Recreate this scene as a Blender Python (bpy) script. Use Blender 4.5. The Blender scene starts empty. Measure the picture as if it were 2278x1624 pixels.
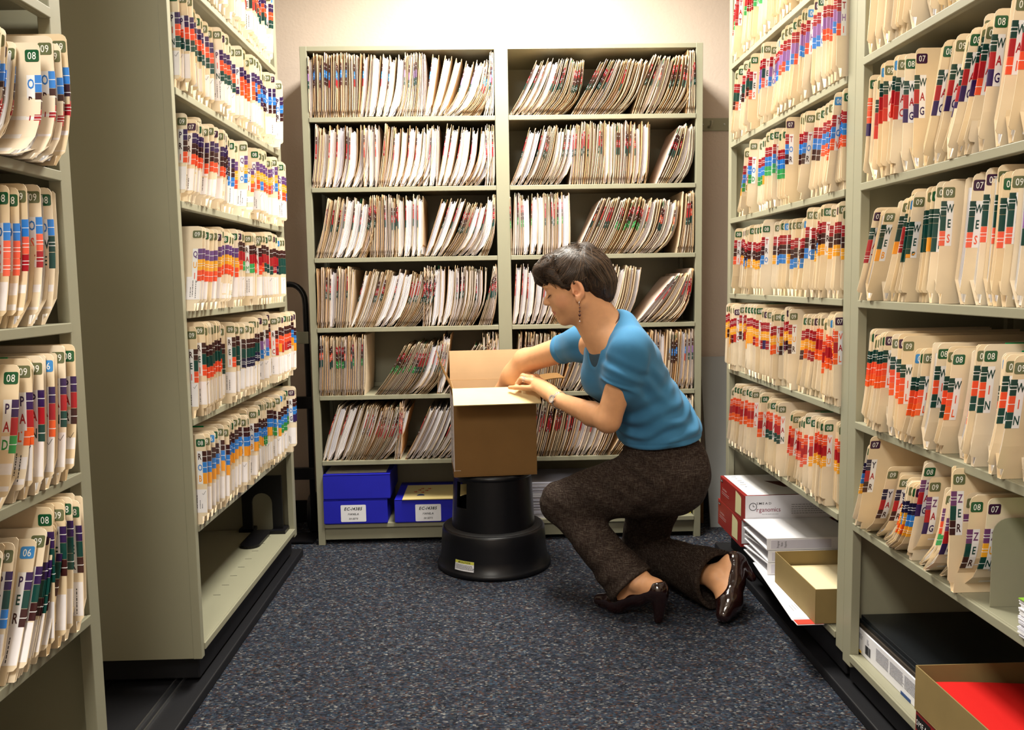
import bpy, bmesh, math, random
import numpy as np
from mathutils import Vector, Matrix

C = bpy.context.scene.collection
SC = bpy.context.scene
PI = math.pi
R_ = random.Random(7)

# ------------------------------------------------------------------ camera
F_PX = 1884.3
yaw, pitch, roll = -0.0247, -0.0982, 0.0163
Rz = Matrix.Rotation(yaw, 3, 'Z'); Rx = Matrix.Rotation(pitch, 3, 'X'); Ry = Matrix.Rotation(roll, 3, 'Y')
M3 = Rz @ Rx @ Ry                      # columns: right, forward, up
cam_d = bpy.data.cameras.new('camera'); cam = bpy.data.objects.new('camera', cam_d); C.objects.link(cam)
rt, fw, up = M3.col[0], M3.col[1], M3.col[2]
mw = Matrix(((rt.x, up.x, -fw.x, -0.0552), (rt.y, up.y, -fw.y, -3.3951), (rt.z, up.z, -fw.z, 1.0615), (0, 0, 0, 1)))
cam.matrix_world = mw
cam_d.sensor_fit = 'HORIZONTAL'; cam_d.sensor_width = 36.0; cam_d.lens = 36.0 * F_PX / 2278
cam_d.clip_start = 0.05; cam_d.clip_end = 50
SC.camera = cam

# ------------------------------------------------------------------ view, world, lights
vs = SC.view_settings
SC.display_settings.display_device = 'sRGB'
vs.view_transform = 'Standard'; vs.look = 'None'; vs.gamma = 1.0; vs.use_curve_mapping = False
vs.exposure = 0.22
w = bpy.data.worlds.new('world'); SC.world = w; w.use_nodes = True
w.node_tree.nodes['Background'].inputs[0].default_value = (0.9, 0.95, 1.0, 1)
w.node_tree.nodes['Background'].inputs[1].default_value = 0.01

def area(name, loc, sx, sy, power, col, spread=PI):
    d = bpy.data.lights.new(name, 'AREA'); d.shape = 'RECTANGLE'; d.size = sx; d.size_y = sy
    d.energy = power; d.color = col; d.spread = spread
    o = bpy.data.objects.new(name, d); C.objects.link(o); o.location = loc
    return o
# fluorescent troffers in the ceiling over the aisle
LAMPS = [((0.05, -0.62, 2.50), 0.45, 1.15, 93.0, (1.0, 0.96, 0.86)), ((-0.50, -3.70, 2.50), 0.5, 1.15, 62.0, (1.0, 0.96, 0.86))]
for i, (l, sx, sy, p, c) in enumerate(LAMPS):
    area('troffer_light', l, sx, sy, p, c)

# ------------------------------------------------------------------ materials
def mat(name, base=(.5, .5, .5), rough=.5, metal=0.0, spec=.5, attr=None, noise=None, bump=None, coat=0.0):
    m = bpy.data.materials.new(name); m.use_nodes = True
    nt = m.node_tree; b = nt.nodes['Principled BSDF']
    b.inputs['Base Color'].default_value = (*base, 1); b.inputs['Roughness'].default_value = rough
    b.inputs['Metallic'].default_value = metal; b.inputs['Specular IOR Level'].default_value = spec
    b.inputs['Coat Weight'].default_value = coat
    src = None
    if attr:
        a = nt.nodes.new('ShaderNodeAttribute'); a.attribute_name = attr; src = a.outputs['Color']
    if noise:                                      # (scale, amount)
        tc = nt.nodes.new('ShaderNodeTexCoord')
        n = nt.nodes.new('ShaderNodeTexNoise'); n.inputs['Scale'].default_value = noise[0]; n.inputs['Detail'].default_value = 4
        nt.links.new(tc.outputs['Object'], n.inputs['Vector'])
        mr = nt.nodes.new('ShaderNodeMapRange'); mr.inputs['From Min'].default_value = .3; mr.inputs['From Max'].default_value = .7
        mr.inputs['To Min'].default_value = 1 - noise[1]; mr.inputs['To Max'].default_value = 1 + noise[1]
        nt.links.new(n.outputs['Fac'], mr.inputs['Value'])
        mx = nt.nodes.new('ShaderNodeMix'); mx.data_type = 'RGBA'; mx.blend_type = 'MULTIPLY'; mx.inputs['Factor'].default_value = 1
        if src: nt.links.new(src, mx.inputs[6])
        else: mx.inputs[6].default_value = (*base, 1)
        nt.links.new(mr.outputs['Result'], mx.inputs[7]); src = mx.outputs[2]
    if bump:                                       # (scale, strength, distance)
        tc = nt.nodes.new('ShaderNodeTexCoord')
        n = nt.nodes.new('ShaderNodeTexNoise'); n.inputs['Scale'].default_value = bump[0]; n.inputs['Detail'].default_value = 3
        nt.links.new(tc.outputs['Object'], n.inputs['Vector'])
        bp = nt.nodes.new('ShaderNodeBump'); bp.inputs['Strength'].default_value = bump[1]; bp.inputs['Distance'].default_value = bump[2]
        nt.links.new(n.outputs['Fac'], bp.inputs['Height']); nt.links.new(bp.outputs['Normal'], b.inputs['Normal'])
    if src: nt.links.new(src, b.inputs['Base Color'])
    return m

M_PAINT = mat('shelf_paint', (.285, .275, .192), .42, 0, .4, noise=(3.0, .03), bump=(300, .05, .001))
M_WALL = mat('wall_paint', (.54, .445, .37), .85, noise=(2.0, .03), bump=(90, .35, .003))
M_CEIL = mat('ceiling_tile', (.75, .74, .70), .9, bump=(60, .4, .004))
M_BLACK = mat('black_plastic', (.0045, .0045, .006), .36, 0, .35, bump=(400, .1, .0006))
M_RUBBER = mat('black_base', (.006, .006, .008), .55, 0, .35, bump=(40, .1, .002))
M_STEEL = mat('steel', (.55, .56, .58), .3, 1.0)
M_CARD = mat('folder_card', attr='Col', rough=.62, spec=.3, noise=(14.0, .05))
M_PRINT = mat('printed_tab', attr='Col', rough=.28, spec=.5)
M_PAPER = mat('paper', attr='Col', rough=.8, spec=.2, noise=(25.0, .04))

def carpet_mat():
    m = bpy.data.materials.new('loop_carpet'); m.use_nodes = True
    nt = m.node_tree; b = nt.nodes['Principled BSDF']; b.inputs['Roughness'].default_value = .9
    b.inputs['Specular IOR Level'].default_value = .15
    tc = nt.nodes.new('ShaderNodeTexCoord')
    mp = nt.nodes.new('ShaderNodeMapping'); mp.inputs['Scale'].default_value = (0.62, 1.0, 1.0)
    nt.links.new(tc.outputs['Object'], mp.inputs['Vector'])
    v = nt.nodes.new('ShaderNodeTexVoronoi'); v.inputs['Scale'].default_value = 235; v.inputs['Randomness'].default_value = .8
    nt.links.new(mp.outputs['Vector'], v.inputs['Vector'])
    sp = nt.nodes.new('ShaderNodeSeparateColor'); nt.links.new(v.outputs['Color'], sp.inputs['Color'])
    cr = nt.nodes.new('ShaderNodeValToRGB'); cr.color_ramp.interpolation = 'CONSTANT'
    els = cr.color_ramp.elements
    stops = [(0, (.030, .038, .060)), (.24, (.014, .016, .024)), (.40, (.048, .053, .068)), (.56, (.068, .038, .032)), (.66, (.022, .026, .040)), (.80, (.105, .107, .115)), (.89, (.036, .065, .10)), (.955, (.22, .215, .205))]
    els[0].position = 0; els[0].color = (*stops[0][1], 1); els[1].position = stops[1][0]; els[1].color = (*stops[1][1], 1)
    for p, c in stops[2:]:
        e = els.new(p); e.color = (*c, 1)
    nt.links.new(sp.outputs[0], cr.inputs['Fac'])
    ml = nt.nodes.new('ShaderNodeMix'); ml.data_type = 'RGBA'; ml.blend_type = 'MULTIPLY'; ml.inputs['Factor'].default_value = 1
    nt.links.new(cr.outputs['Color'], ml.inputs[6])
    n2 = nt.nodes.new('ShaderNodeTexNoise'); n2.inputs['Scale'].default_value = 45; nt.links.new(tc.outputs['Object'], n2.inputs['Vector'])
    mr = nt.nodes.new('ShaderNodeMapRange'); mr.inputs['From Min'].default_value = .35; mr.inputs['From Max'].default_value = .65
    mr.inputs['To Min'].default_value = .48; mr.inputs['To Max'].default_value = .98; nt.links.new(n2.outputs['Fac'], mr.inputs['Value'])
    nt.links.new(mr.outputs['Result'], ml.inputs[7])
    nt.links.new(ml.outputs[2], b.inputs['Base Color'])
    bp = nt.nodes.new('ShaderNodeBump'); bp.inputs['Strength'].default_value = 1.0; bp.inputs['Distance'].default_value = .004; bp.invert = True
    nt.links.new(v.outputs['Distance'], bp.inputs['Height']); nt.links.new(bp.outputs['Normal'], b.inputs['Normal'])
    return m
M_CARPET = carpet_mat()

# ------------------------------------------------------------------ object helpers
def prop(o, label=None, cat=None, group=None, kind=None):
    if label: o['label'] = label
    if cat: o['category'] = cat
    if group: o['group'] = group
    if kind: o['kind'] = kind
    return o

def empty(name, loc, rz=0.0):
    o = bpy.data.objects.new(name, None); C.objects.link(o); o.location = loc; o.rotation_euler = (0, 0, rz)
    o.empty_display_size = .05
    return o

class MB:
    def __init__(s): s.v = []; s.f = []; s.c = []; s.m = []
    def add(s, vs_, fs, col=(.8, .8, .8), mi=0):
        b = len(s.v); s.v += vs_; s.c += [col] * len(vs_)
        s.f += [tuple(b + i for i in f) for f in fs]; s.m += [mi] * len(fs)
    def box(s, x0, y0, z0, x1, y1, z1, col=(.8, .8, .8), mi=0):
        s.add([(x0, y0, z0), (x1, y0, z0), (x1, y1, z0), (x0, y1, z0), (x0, y0, z1), (x1, y0, z1), (x1, y1, z1), (x0, y1, z1)],
              [(0, 3, 2, 1), (4, 5, 6, 7), (0, 1, 5, 4), (1, 2, 6, 5), (2, 3, 7, 6), (3, 0, 4, 7)], col, mi)
    def lathe(s, prof, n=48, c=(0, 0, 0), col=(.8, .8, .8), mi=0, a0=0, a1=2 * PI):
        full = abs(a1 - a0 - 2 * PI) < 1e-6; k = n if full else n + 1
        vv = []
        for i in range(k):
            a = a0 + (a1 - a0) * i / n
            vv += [(c[0] + r * math.cos(a), c[1] + r * math.sin(a), c[2] + z) for r, z in prof]
        m = len(prof); ff = []
        for i in range(n):
            j = (i + 1) % k
            for q in range(m - 1):
                ff.append((i * m + q, j * m + q, j * m + q + 1, i * m + q + 1))
        s.add(vv, ff, col, mi)
    def tube(s, pts, r, n=10, col=(.8, .8, .8), mi=0, closed=False):
        pts = [Vector(p) for p in pts]; N = len(pts); vv = []; ff = []
        rr = r if isinstance(r, (list, tuple)) else [r] * N
        prev = None
        for i, p in enumerate(pts):
            if closed: t = pts[(i + 1) % N] - pts[i - 1]
            else: t = pts[min(i + 1, N - 1)] - pts[max(i - 1, 0)]
            t.normalize()
            if prev is None:
                a = t.orthogonal().normalized()
            else:
                a = (prev - t * prev.dot(t)).normalized()
            prev = a; b = t.cross(a)
            vv += [tuple(p + (a * math.cos(2 * PI * k / n) + b * math.sin(2 * PI * k / n)) * rr[i]) for k in range(n)]
        for i in range(N if closed else N - 1):
            j = (i + 1) % N
            for k in range(n):
                ff.append((i * n + k, i * n + (k + 1) % n, j * n + (k + 1) % n, j * n + k))
        if not closed:
            ff.append(tuple(range(n))[::-1]); ff.append(tuple((N - 1) * n + k for k in range(n)))
        s.add(vv, ff, col, mi)
    def build(s, name, mats, parent=None, loc=(0, 0, 0), smooth=False, bevel=0.0, rz=0.0, seg=2):
        me = bpy.data.meshes.new(name)
        me.from_pydata(s.v, [], s.f); me.update()
        if not isinstance(mats, (list, tuple)): mats = [mats]
        for m in mats: me.materials.append(m)
        if len(mats) > 1: me.polygons.foreach_set('material_index', s.m)
        at = me.color_attributes.new('Col', 'FLOAT_COLOR', 'POINT')
        a = np.ones((len(s.v), 4), dtype=np.float32); a[:, :3] = np.array(s.c, dtype=np.float32).reshape(-1, 3)
        at.data.foreach_set('color', a.ravel())
        if smooth: me.polygons.foreach_set('use_smooth', [True] * len(me.polygons))
        o = bpy.data.objects.new(name, me); C.objects.link(o); o.location = loc; o.rotation_euler = (0, 0, rz)
        if parent: o.parent = parent
        if bevel:
            bm = bmesh.new(); bm.from_mesh(me); bmesh.ops.recalc_face_normals(bm, faces=bm.faces)
            es = [e for e in bm.edges if len(e.link_faces) == 2 and e.calc_face_angle(0) > .5]
            bmesh.ops.bevel(bm, geom=es, offset=bevel, segments=seg, affect='EDGES', profile=.5, clamp_overlap=True)
            bm.to_mesh(me); bm.free()
        return o

def boxobj(name, x0, y0, z0, x1, y1, z1, m, parent=None, loc=(0, 0, 0), bevel=0.0, col=(.8, .8, .8)):
    b = MB(); b.box(x0, y0, z0, x1, y1, z1, col); return b.build(name, m, parent, loc, bevel=bevel)

# glyphs of the built-in font, as flat triangle meshes with cap height 1
GL = {}
def make_glyphs(chars, off=0.0, key=''):
    obs = []
    for ch in chars:
        cu = bpy.data.curves.new('g', 'FONT'); cu.body = ch; cu.size = 1.0; cu.resolution_u = 2; cu.offset = off
        cu.fill_mode = 'FRONT'
        o = bpy.data.objects.new('g', cu); C.objects.link(o); obs.append((ch, o, cu))
    bpy.context.view_layer.update()
    dg = bpy.context.evaluated_depsgraph_get()
    for ch, o, cu in obs:
        me = bpy.data.meshes.new_from_object(o.evaluated_get(dg))
        vv = [(v.co.x / .69, v.co.y / .69) for v in me.vertices]; ff = [tuple(p.vertices) for p in me.polygons]
        if vv:
            x0 = min(v[0] for v in vv); x1 = max(v[0] for v in vv)
        else: x0, x1 = 0, .3
        GL[key + ch] = ([(a - x0, b) for a, b in vv], ff, x1 - x0)
        bpy.data.meshes.remove(me); bpy.data.objects.remove(o); bpy.data.curves.remove(cu)
make_glyphs('ABCDEFGHIJKLMNOPQRSTUVWXYZ0123456789-', .020, 'b')
make_glyphs('M', 0.0, 'b')
make_glyphs('ABCDEFGHIJKLMNOPQRSTUVWXYZabcdefghijklmnopqrstuvwxyz0123456789-:,./', .004, '')

def text2d(txt, h, key='', sx=1.0, gap=.16, space=.4):
    """list of (verts2d, faces); width"""
    out = []; x = 0
    for ch in txt:
        if ch == ' ': x += space * h * sx; continue
        vv, ff, wd = GL[key + ch]
        out.append(([(x + a * h * sx, b * h) for a, b in vv], ff)); x += (wd + gap) * h * sx
    return out, max(x - gap * h * sx, 0)

def put_text(mb, txt, h, fn, col, mi=0, key='', sx=1.0, center=True, gap=.16):
    """fn(x, y) -> 3D; the text's box is centred on (0,0) when center"""
    gl, wd = text2d(txt, h, key, sx, gap)
    ox = -wd / 2 if center else 0; oy = -h / 2 if center else 0
    for vv, ff in gl:
        mb.add([fn(a + ox, b + oy) for a, b in vv], ff, col, mi)

# ------------------------------------------------------------------ room
def plane_box(name, *a, m, **k):
    o = boxobj(name, *a, m); prop(o, kind='structure'); return o
plane_box('floor', -1.35, -4.6, -.05, 1.4, .5, 0, m=M_CARPET)
plane_box('ceiling', -1.35, -4.6, 2.56, 1.4, .5, 2.62, m=M_CEIL)
plane_box('wall_back', -1.35, .36, 0, 1.4, .46, 2.56, m=M_WALL)
plane_box('wall_left', -1.35, -4.6, 0, -1.25, .36, 2.56, m=M_WALL)
plane_box('wall_right', 1.3, -4.6, 0, 1.4, .36, 2.56, m=M_WALL)
plane_box('wall_front', -1.35, -4.7, 0, 1.4, -4.6, 2.56, m=M_WALL)
b = MB(); b.box(-1.25, .345, 0, 1.3, .36, .10); o = b.build('baseboard_back', M_RUBBER, bevel=.003); prop(o, kind='structure')
for i, (l, sx, sy, p, c) in enumerate(LAMPS):
    t = empty('ceiling_light', (l[0], l[1], 2.56))
    prop(t, ['recessed fluorescent ceiling light over the back end of the aisle', 'recessed fluorescent ceiling light over the front end of the aisle'][i], 'ceiling light', 'fluorescent ceiling lights')
    b = MB(); hx, hy = sx / 2 + .03, sy / 2 + .03
    for a in ((-hx, -hy, hx, -hy + .03), (-hx, hy - .03, hx, hy), (-hx, -hy, -hx + .03, hy), (hx - .03, -hy, hx, hy)):
        b.box(a[0], a[1], -.05, a[2], a[3], 0)
    b.build('frame', M_CEIL, t)

# ------------------------------------------------------------------ racks
LIP = .018
def rack(name, label, loc, rz, W, D, H, zbot, shelves, posts, cat='shelving unit', group='cream steel filing racks', top=True, kick=None, seam=True, back=True):
    """local frame: front faces -Y, x 0..W, depth +Y. posts: list of (x0, x1). shelves: list of lip-bottom heights"""
    t = empty(name, loc, rz); prop(t, label, cat, group)
    for k, (a, c) in enumerate(posts):
        b = MB()
        b.box(a, 0, zbot, c, .022, H)                       # front flange
        xm = a + .002 if k == 0 else (c - .006 if k == len(posts) - 1 else (a + c) / 2 - .002)
        b.box(xm, .022, zbot, xm + .004, D, H)
        if k in (0, len(posts) - 1): b.box(a if k == 0 else c - .02, D - .02, zbot, a + .02 if k == 0 else c, D, H)
        b.build('side_panel', M_PAINT, t, bevel=.0015)
    if back:
        b = MB(); b.box(.004, D - .004, zbot, W - .004, D, H); b.build('back_panel', M_PAINT, t)
    if top:
        b = MB(); b.box(.0, .001, H - .018, W, D, H); b.build('top_panel', M_PAINT, t, bevel=.0015)
    for i in range(len(posts) - 1):
        xa, xb = posts[i][1], posts[i + 1][0]
        for z in shelves:
            b = MB()
            b.box(xa + .0005, -.003, z, xb - .0005, .004, z + LIP)                 # front lip
            b.box(xa + .0005, .004, z + LIP - .004, xb - .0005, D - .006, z + LIP)   # plate
            b.box(xa + .0005, .004, z, xb - .0005, .016, z + .003)                 # returned flange
            b.box(xa + .0005, D - .03, z + LIP, xb - .0005, D - .0265, z + LIP + .018)   # rear stop
            b.build('shelf', M_PAINT, t, bevel=.0018)
        if kick:
            b = MB(); b.box(xa, .012, kick[0], xb, .016, kick[1]); b.build('kick_plate', M_PAINT, t)
    return t

BX, BZ = -.7737, [1.6909, 1.4214, 1.1472, .8705, .5977, .3316, .0714]
rack('back_wall_rack', 'wide two-bay cream steel rack standing against the back wall', (BX, 0, 0), 0, 1.57, .33, 1.9785, 0, BZ,
     [(0, .027), (.752, .805), (1.543, 1.57)], kick=(.02, .0714))
LZ = [2.097, 1.8231, 1.5304, 1.2559, .9823, .7094, .4335, .1195]
LXF = -.8162
rack('side_rack', 'cream steel rack with olive end panel and empty bottom shelf', (LXF, -1.27, 0), PI / 2, 1.083, .40, 2.2, .1033, LZ,
     [(0, .022), (1.047, 1.083)])
OZ = [2.08, 1.81, 1.5327, 1.2523, .9821, .7066, .4351, .12]
rack('side_rack', 'cream steel rack of O and P folders cut by the picture edge', (LXF, -2.78, 0), PI / 2, .98, .40, 2.2, .0285, OZ,
     [(0, .03), (.94, .98)])
RXF = .8291
TZ = [2.08, 1.8054, 1.53, 1.2582, .987, .7124, .4367, .1233]
rack('side_rack', 'cream steel rack holding T folders above red boxes and binders', (RXF, -.25, 0), -PI / 2, 1.084, .40, 2.2, .1033, TZ,
     [(0, .035), (1.04, 1.084)])
WZ = [2.11, 1.83, 1.5506, 1.2616, .9856, .691, .4386, .1012]
rack('side_rack', 'cream steel rack holding W folders above the open carton of red folders', (RXF, -1.334, 0), -PI / 2, 1.03, .40, 2.2, .085, WZ,
     [(0, .045), (.99, 1.03)])

# black decks and tracks under the side racks
def deck(label, x0, x1, y0, y1, s):
    t = empty('rack_base', ((x0 + x1) / 2, (y0 + y1) / 2, 0)); cx, cy = (x0 + x1) / 2, (y0 + y1) / 2
    prop(t, label, 'rack base', 'black rack bases')
    b = MB(); b.box(x0 - cx, y0 - cy, 0, x1 - cx, y1 - cy, .028); b.build('deck', M_RUBBER, t, bevel=.004)
    for f in (.22, .75):
        xx = (x1 if s > 0 else x0) - s * f * .36 - cx
        b = MB(); b.box(xx - .012, y0 - cy + .02, .028, xx - .008, y1 - cy - .02, .036); b.box(xx + .008, y0 - cy + .02, .028, xx + .012, y1 - cy - .02, .036)
        b.build('track', M_STEEL if f < .5 and s > 0 else M_RUBBER, t)
    return t
deck('black deck and track on the carpet under the P and R folder rack', -1.20, -.81, -4.3, -.12, 1)
deck('black deck on the carpet under the T and W folder racks', .81, 1.22, -4.3, -.17, -1)
def toe(label, x0, x1, y0, y1, z1=.1033):
    b = MB(); b.box(x0, y0, .0375, x1, y1, z1 - .001); o = b.build('plinth', M_RUBBER, bevel=.004)
    prop(o, label, 'plinth', 'black plinths'); return o
toe('black plinth under the rack with the empty bottom shelf', -1.19, -.835, -1.24, -.2)
toe('black plinth under the T folder rack', .845, 1.2, -1.32, -.27)
toe('black plinth under the W folder rack', .845, 1.2, -2.36, -1.34, .085)

# ------------------------------------------------------------------ end-tab file folders
LC = {'A': (.42, .012, .02), 'B': (.90, .36, .03), 'C': (.55, .03, .02), 'D': (.03, .30, .07), 'E': (.006, .06, .05), 'G': (.03, .012, .10),
      'H': (.30, .15, .42), 'I': (.85, .09, .03), 'L': (.88, .12, .02), 'M': (.05, .40, .12), 'N': (.006, .06, .05), 'O': (.03, .22, .68),
      'P': (.035, .012, .09), 'Q': (.14, .06, .22), 'R': (.05, .012, .012), 'S': (.85, .13, .07), 'T': (.36, .01, .02), 'U': (.92, .42, .03),
      'V': (.82, .10, .03), 'W': (.004, .045, .035), 'Y': (.015, .012, .05), 'Z': (.16, .05, .17)}
NS = {'P': 1, 'R': 1, 'T': 2, 'S': 2, 'O': 1, 'L': 1, 'W': 2, 'V': 2, 'U': 2, 'Z': 2, 'N': 1, 'Y': 2, 'I': 1, 'Q': 1, 'H': 0, 'D': 1, 'M': 1}
YC = {'09': (.13, .15, .07), '08': (.006, .09, .03), '07': (.045, .01, .045), '06': (.04, .26, .66)}
YN = {'09': 'olive', '08': 'green', '07': 'maroon', '06': 'blue'}
MANILA = [(.84, .70, .50), (.82, .67, .46), (.86, .73, .54), (.80, .64, .42), (.84, .72, .55)]
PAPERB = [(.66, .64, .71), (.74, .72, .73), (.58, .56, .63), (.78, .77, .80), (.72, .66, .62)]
PAPERC = [(.86, .86, .88), (.84, .83, .87), (.88, .87, .86), (.80, .80, .85), (.86, .83, .80)]
WHITE = (.88, .88, .90)

class Fold:
    """maps folder coordinates (u: out of the shelf, s: along the bent height, d: thickness) to the mesh's local space"""
    def __init__(s, U, T, phi0, phi1, H, sg=1, knee=.35, sway=0.0):
        s.U, s.T = U, T; s.N = 24; t = z = 0.0; s.tab = [(0.0, 0.0)]; s.H = H; s.sway = sway
        ds = .27 / s.N
        for i in range(s.N):
            q = min(1, (i + .5) * ds / H); e = min(1, q / max(knee * 2, .05)); e = e * e * (3 - 2 * e)
            a = math.radians(phi0 + (phi1 - phi0) * e)
            t += math.sin(a) * ds * sg; z += math.cos(a) * ds; s.tab.append((t, z))
        s.ds = ds
    def tz(s, q):
        x = max(0, min(q / s.ds, s.N - 1e-6)); i = int(x); f = x - i
        a, b = s.tab[i], s.tab[i + 1]
        return a[0] + (b[0] - a[0]) * f, a[1] + (b[1] - a[1]) * f
    def __call__(s, u, q, d):
        t, z = s.tz(q); t += d
        if s.sway: t += s.sway * max(0, -u - .04) * -1.0
        return (s.U[0] * u + s.T[0] * t, s.U[1] * u + s.T[1] * t, z)

def slab(mb, F, lev, d0, th, col, mi=0):
    """lev: (s, u_back, u_front); d0 may be a function of s"""
    vv = []; n = len(lev)
    for s_, ua, ub in lev:
        d = d0(s_) if callable(d0) else d0
        vv += [F(ua, s_, d), F(ub, s_, d), F(ub, s_, d + th), F(ua, s_, d + th)]
    ff = []
    for i in range(n - 1):
        a = i * 4; b_ = a + 4
        for k in range(4):
            ff.append((a + k, a + (k + 1) % 4, b_ + (k + 1) % 4, b_ + k))
    ff.append((3, 2, 1, 0)); e = (n - 1) * 4; ff.append((e, e + 1, e + 2, e + 3))
    mb.add(vv, ff, col, mi)

DEP = -.27
def near_levels(H, tab, pr, bend):
    L = [(0, DEP, -.013 + pr), (.010, DEP, -.013 + pr), (.020, DEP, -.0135 + pr)]
    L.append((.0215, DEP, -.004 + pr)); L.append((.027, DEP, pr)); 
    k = 5 if bend else 2
    for i in range(1, k + 1): L.append((.027 + (H - .010 - .027) * i / k, DEP, pr))
    L += [(H - .0045, DEP, -.0022 + pr), (H - .0012, DEP, -.006 + pr), (H, DEP, -.012 + pr)]
    return L

def far_levels(H, pr, bend, cut=.013):
    k = 5 if bend else 2
    return [(H * i / k, DEP, -cut + pr) for i in range(k)] + [(H - .006, DEP, -cut + pr), (H - .002, DEP, -cut - .004 + pr)]

def label_parts(mb, F, H, pr, code, yr, gs, glyphs=True, lift=.0006, th=.0011, y_off=0.0):
    """colour-coded tab label; gs = +1 when camera-right is +u, else -1. returns nothing"""
    s1 = H - .040 - y_off; hb = .0285
    for i, ch in enumerate(code):
        c = LC.get(ch, (.1, .1, .1)); a, b_ = s1 - hb * (i + 1) + .0006, s1 - hb * i - .0002
        n = 2 if glyphs else 1
        lv = [(a + (b_ - a) * k / n, pr - .0095, pr + .0006) for k in range(n + 1)]
        slab(mb, F, lv, -lift, th + 2 * lift, c, 1)
        for k in range(NS.get(ch, 0)):
            m = (a + b_) / 2 + (k - (NS.get(ch, 0) - 1) / 2) * .0058
            slab(mb, F, [(m - .0006, pr - .0095, pr + .0009), (m + .0006, pr - .0095, pr + .0009)], -lift - .0003, th + 2 * lift + .0006, (.85, .85, .85), 1)
    if glyphs:
        n = len(code); a = s1 - hb * n; b_ = s1
        vv = []; ff = []
        for k in range(n * 2 + 1):
            q = a + (b_ - a) * k / (n * 2); vv += [F(pr - .0228, q, -.0003), F(pr - .0096, q, -.0003)]
        for k in range(n * 2): ff.append((2 * k, 2 * k + 1, 2 * k + 3, 2 * k + 2))
        mb.add(vv, ff, WHITE, 1)
        for i, ch in enumerate(code):
            cs = s1 - hb * (i + .5)
            put_text(mb, ch, .0155, lambda x, y, cs=cs: F(pr - .0160 + gs * x, cs + y, -.0006), LC.get(ch, (.1, .1, .1)), 1, 'b', .62)

def year_sticker(mb, F, H, pr, yr, gs, s_at=None, u_at=None, glyphs=True):
    cs = (H - .0215) if s_at is None else s_at; cu = pr - .0128 if u_at is None else u_at
    hw, hh = .0112, .0098
    pts = []
    for sx, sy, a0 in ((1, 1, 0), (-1, 1, 90), (-1, -1, 180), (1, -1, 270)):
        for k in range(3):
            a = math.radians(a0 + k * 45); pts.append((sx * (hw - .003) + .003 * math.cos(a), sy * (hh - .003) + .003 * math.sin(a)))
    mb.add([F(cu + gs * x, cs + y, -.0007) for x, y in pts] + [F(cu + gs * x, cs + y, 0) for x, y in pts],
           [tuple(range(12))] + [(i, (i + 1) % 12, 12 + (i + 1) % 12, 12 + i) for i in range(12)], YC[yr], 1)
    if glyphs: put_text(mb, yr, .0118, lambda x, y: F(cu + gs * x, cs + y, -.0010), (.88, .88, .85), 1, '', .80, gap=.12)

def name_label(mb, F, pr, gs, rnd, lines=None, s0=.030, s1=.090):
    vv = []; ff = []; n = 5
    for k in range(n + 1):
        q = s0 + (s1 - s0) * k / n; vv += [F(pr - .036, q, -.0003), F(pr - .0008, q, -.0003)]
    for k in range(n): ff.append((2 * k, 2 * k + 1, 2 * k + 3, 2 * k + 2))
    mb.add(vv, ff, (.90, .87, .90), 0)
    ink = (.03, .03, .035)
    if lines:
        for i, tx in enumerate(lines):
            put_text(mb, tx, .0042, lambda x, y, i=i: F(pr - .026 + i * .010 - y, s0 + .008 + x, -.0006), ink, 0, '', .9, center=False, gap=.2)
    else:                                           # typed lines too small to read: rows of short strokes
        for i in range(rnd.choice((2, 2, 3))):
            u0 = pr - .026 + i * .0065 + rnd.uniform(-.001, .001); q = s0 + rnd.uniform(.003, .012)
            end = s1 - rnd.uniform(.008, .04)
            while q < end:
                l = rnd.uniform(.0016, .006)
                mb.add([F(u0, q, -.0005), F(u0 + .0015, q, -.0005), F(u0 + .0015, q + l, -.0005), F(u0, q + l, -.0005)], [(0, 1, 2, 3)], ink, 0)
                q += l + rnd.uniform(.0007, .0022)

def check_mark(mb, F, pr, gs):
    for (x0, y0, x1, y1) in ((-.004, 0, -.001, -.004), (-.001, -.004, .005, .006)):
        c = .080; u = pr - .009
        mb.add([F(u + gs * x0, c + y0, -.0007), F(u + gs * x1, c + y1, -.0007), F(u + gs * x1 + .0008, c + y1, -.0007), F(u + gs * x0 + .0008, c + y0, -.0007)], [(0, 1, 2, 3)], (.03, .03, .04), 0)

STUFF = MB()          # every folder past the 300 that show largest
def add_moved(dst, src, off):
    b = len(dst.v); dst.v += [(v[0] + off[0], v[1] + off[1], v[2] + off[2]) for v in src.v]; dst.c += src.c
    dst.f += [tuple(b + i for i in f) for f in src.f]; dst.m += src.m

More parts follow.
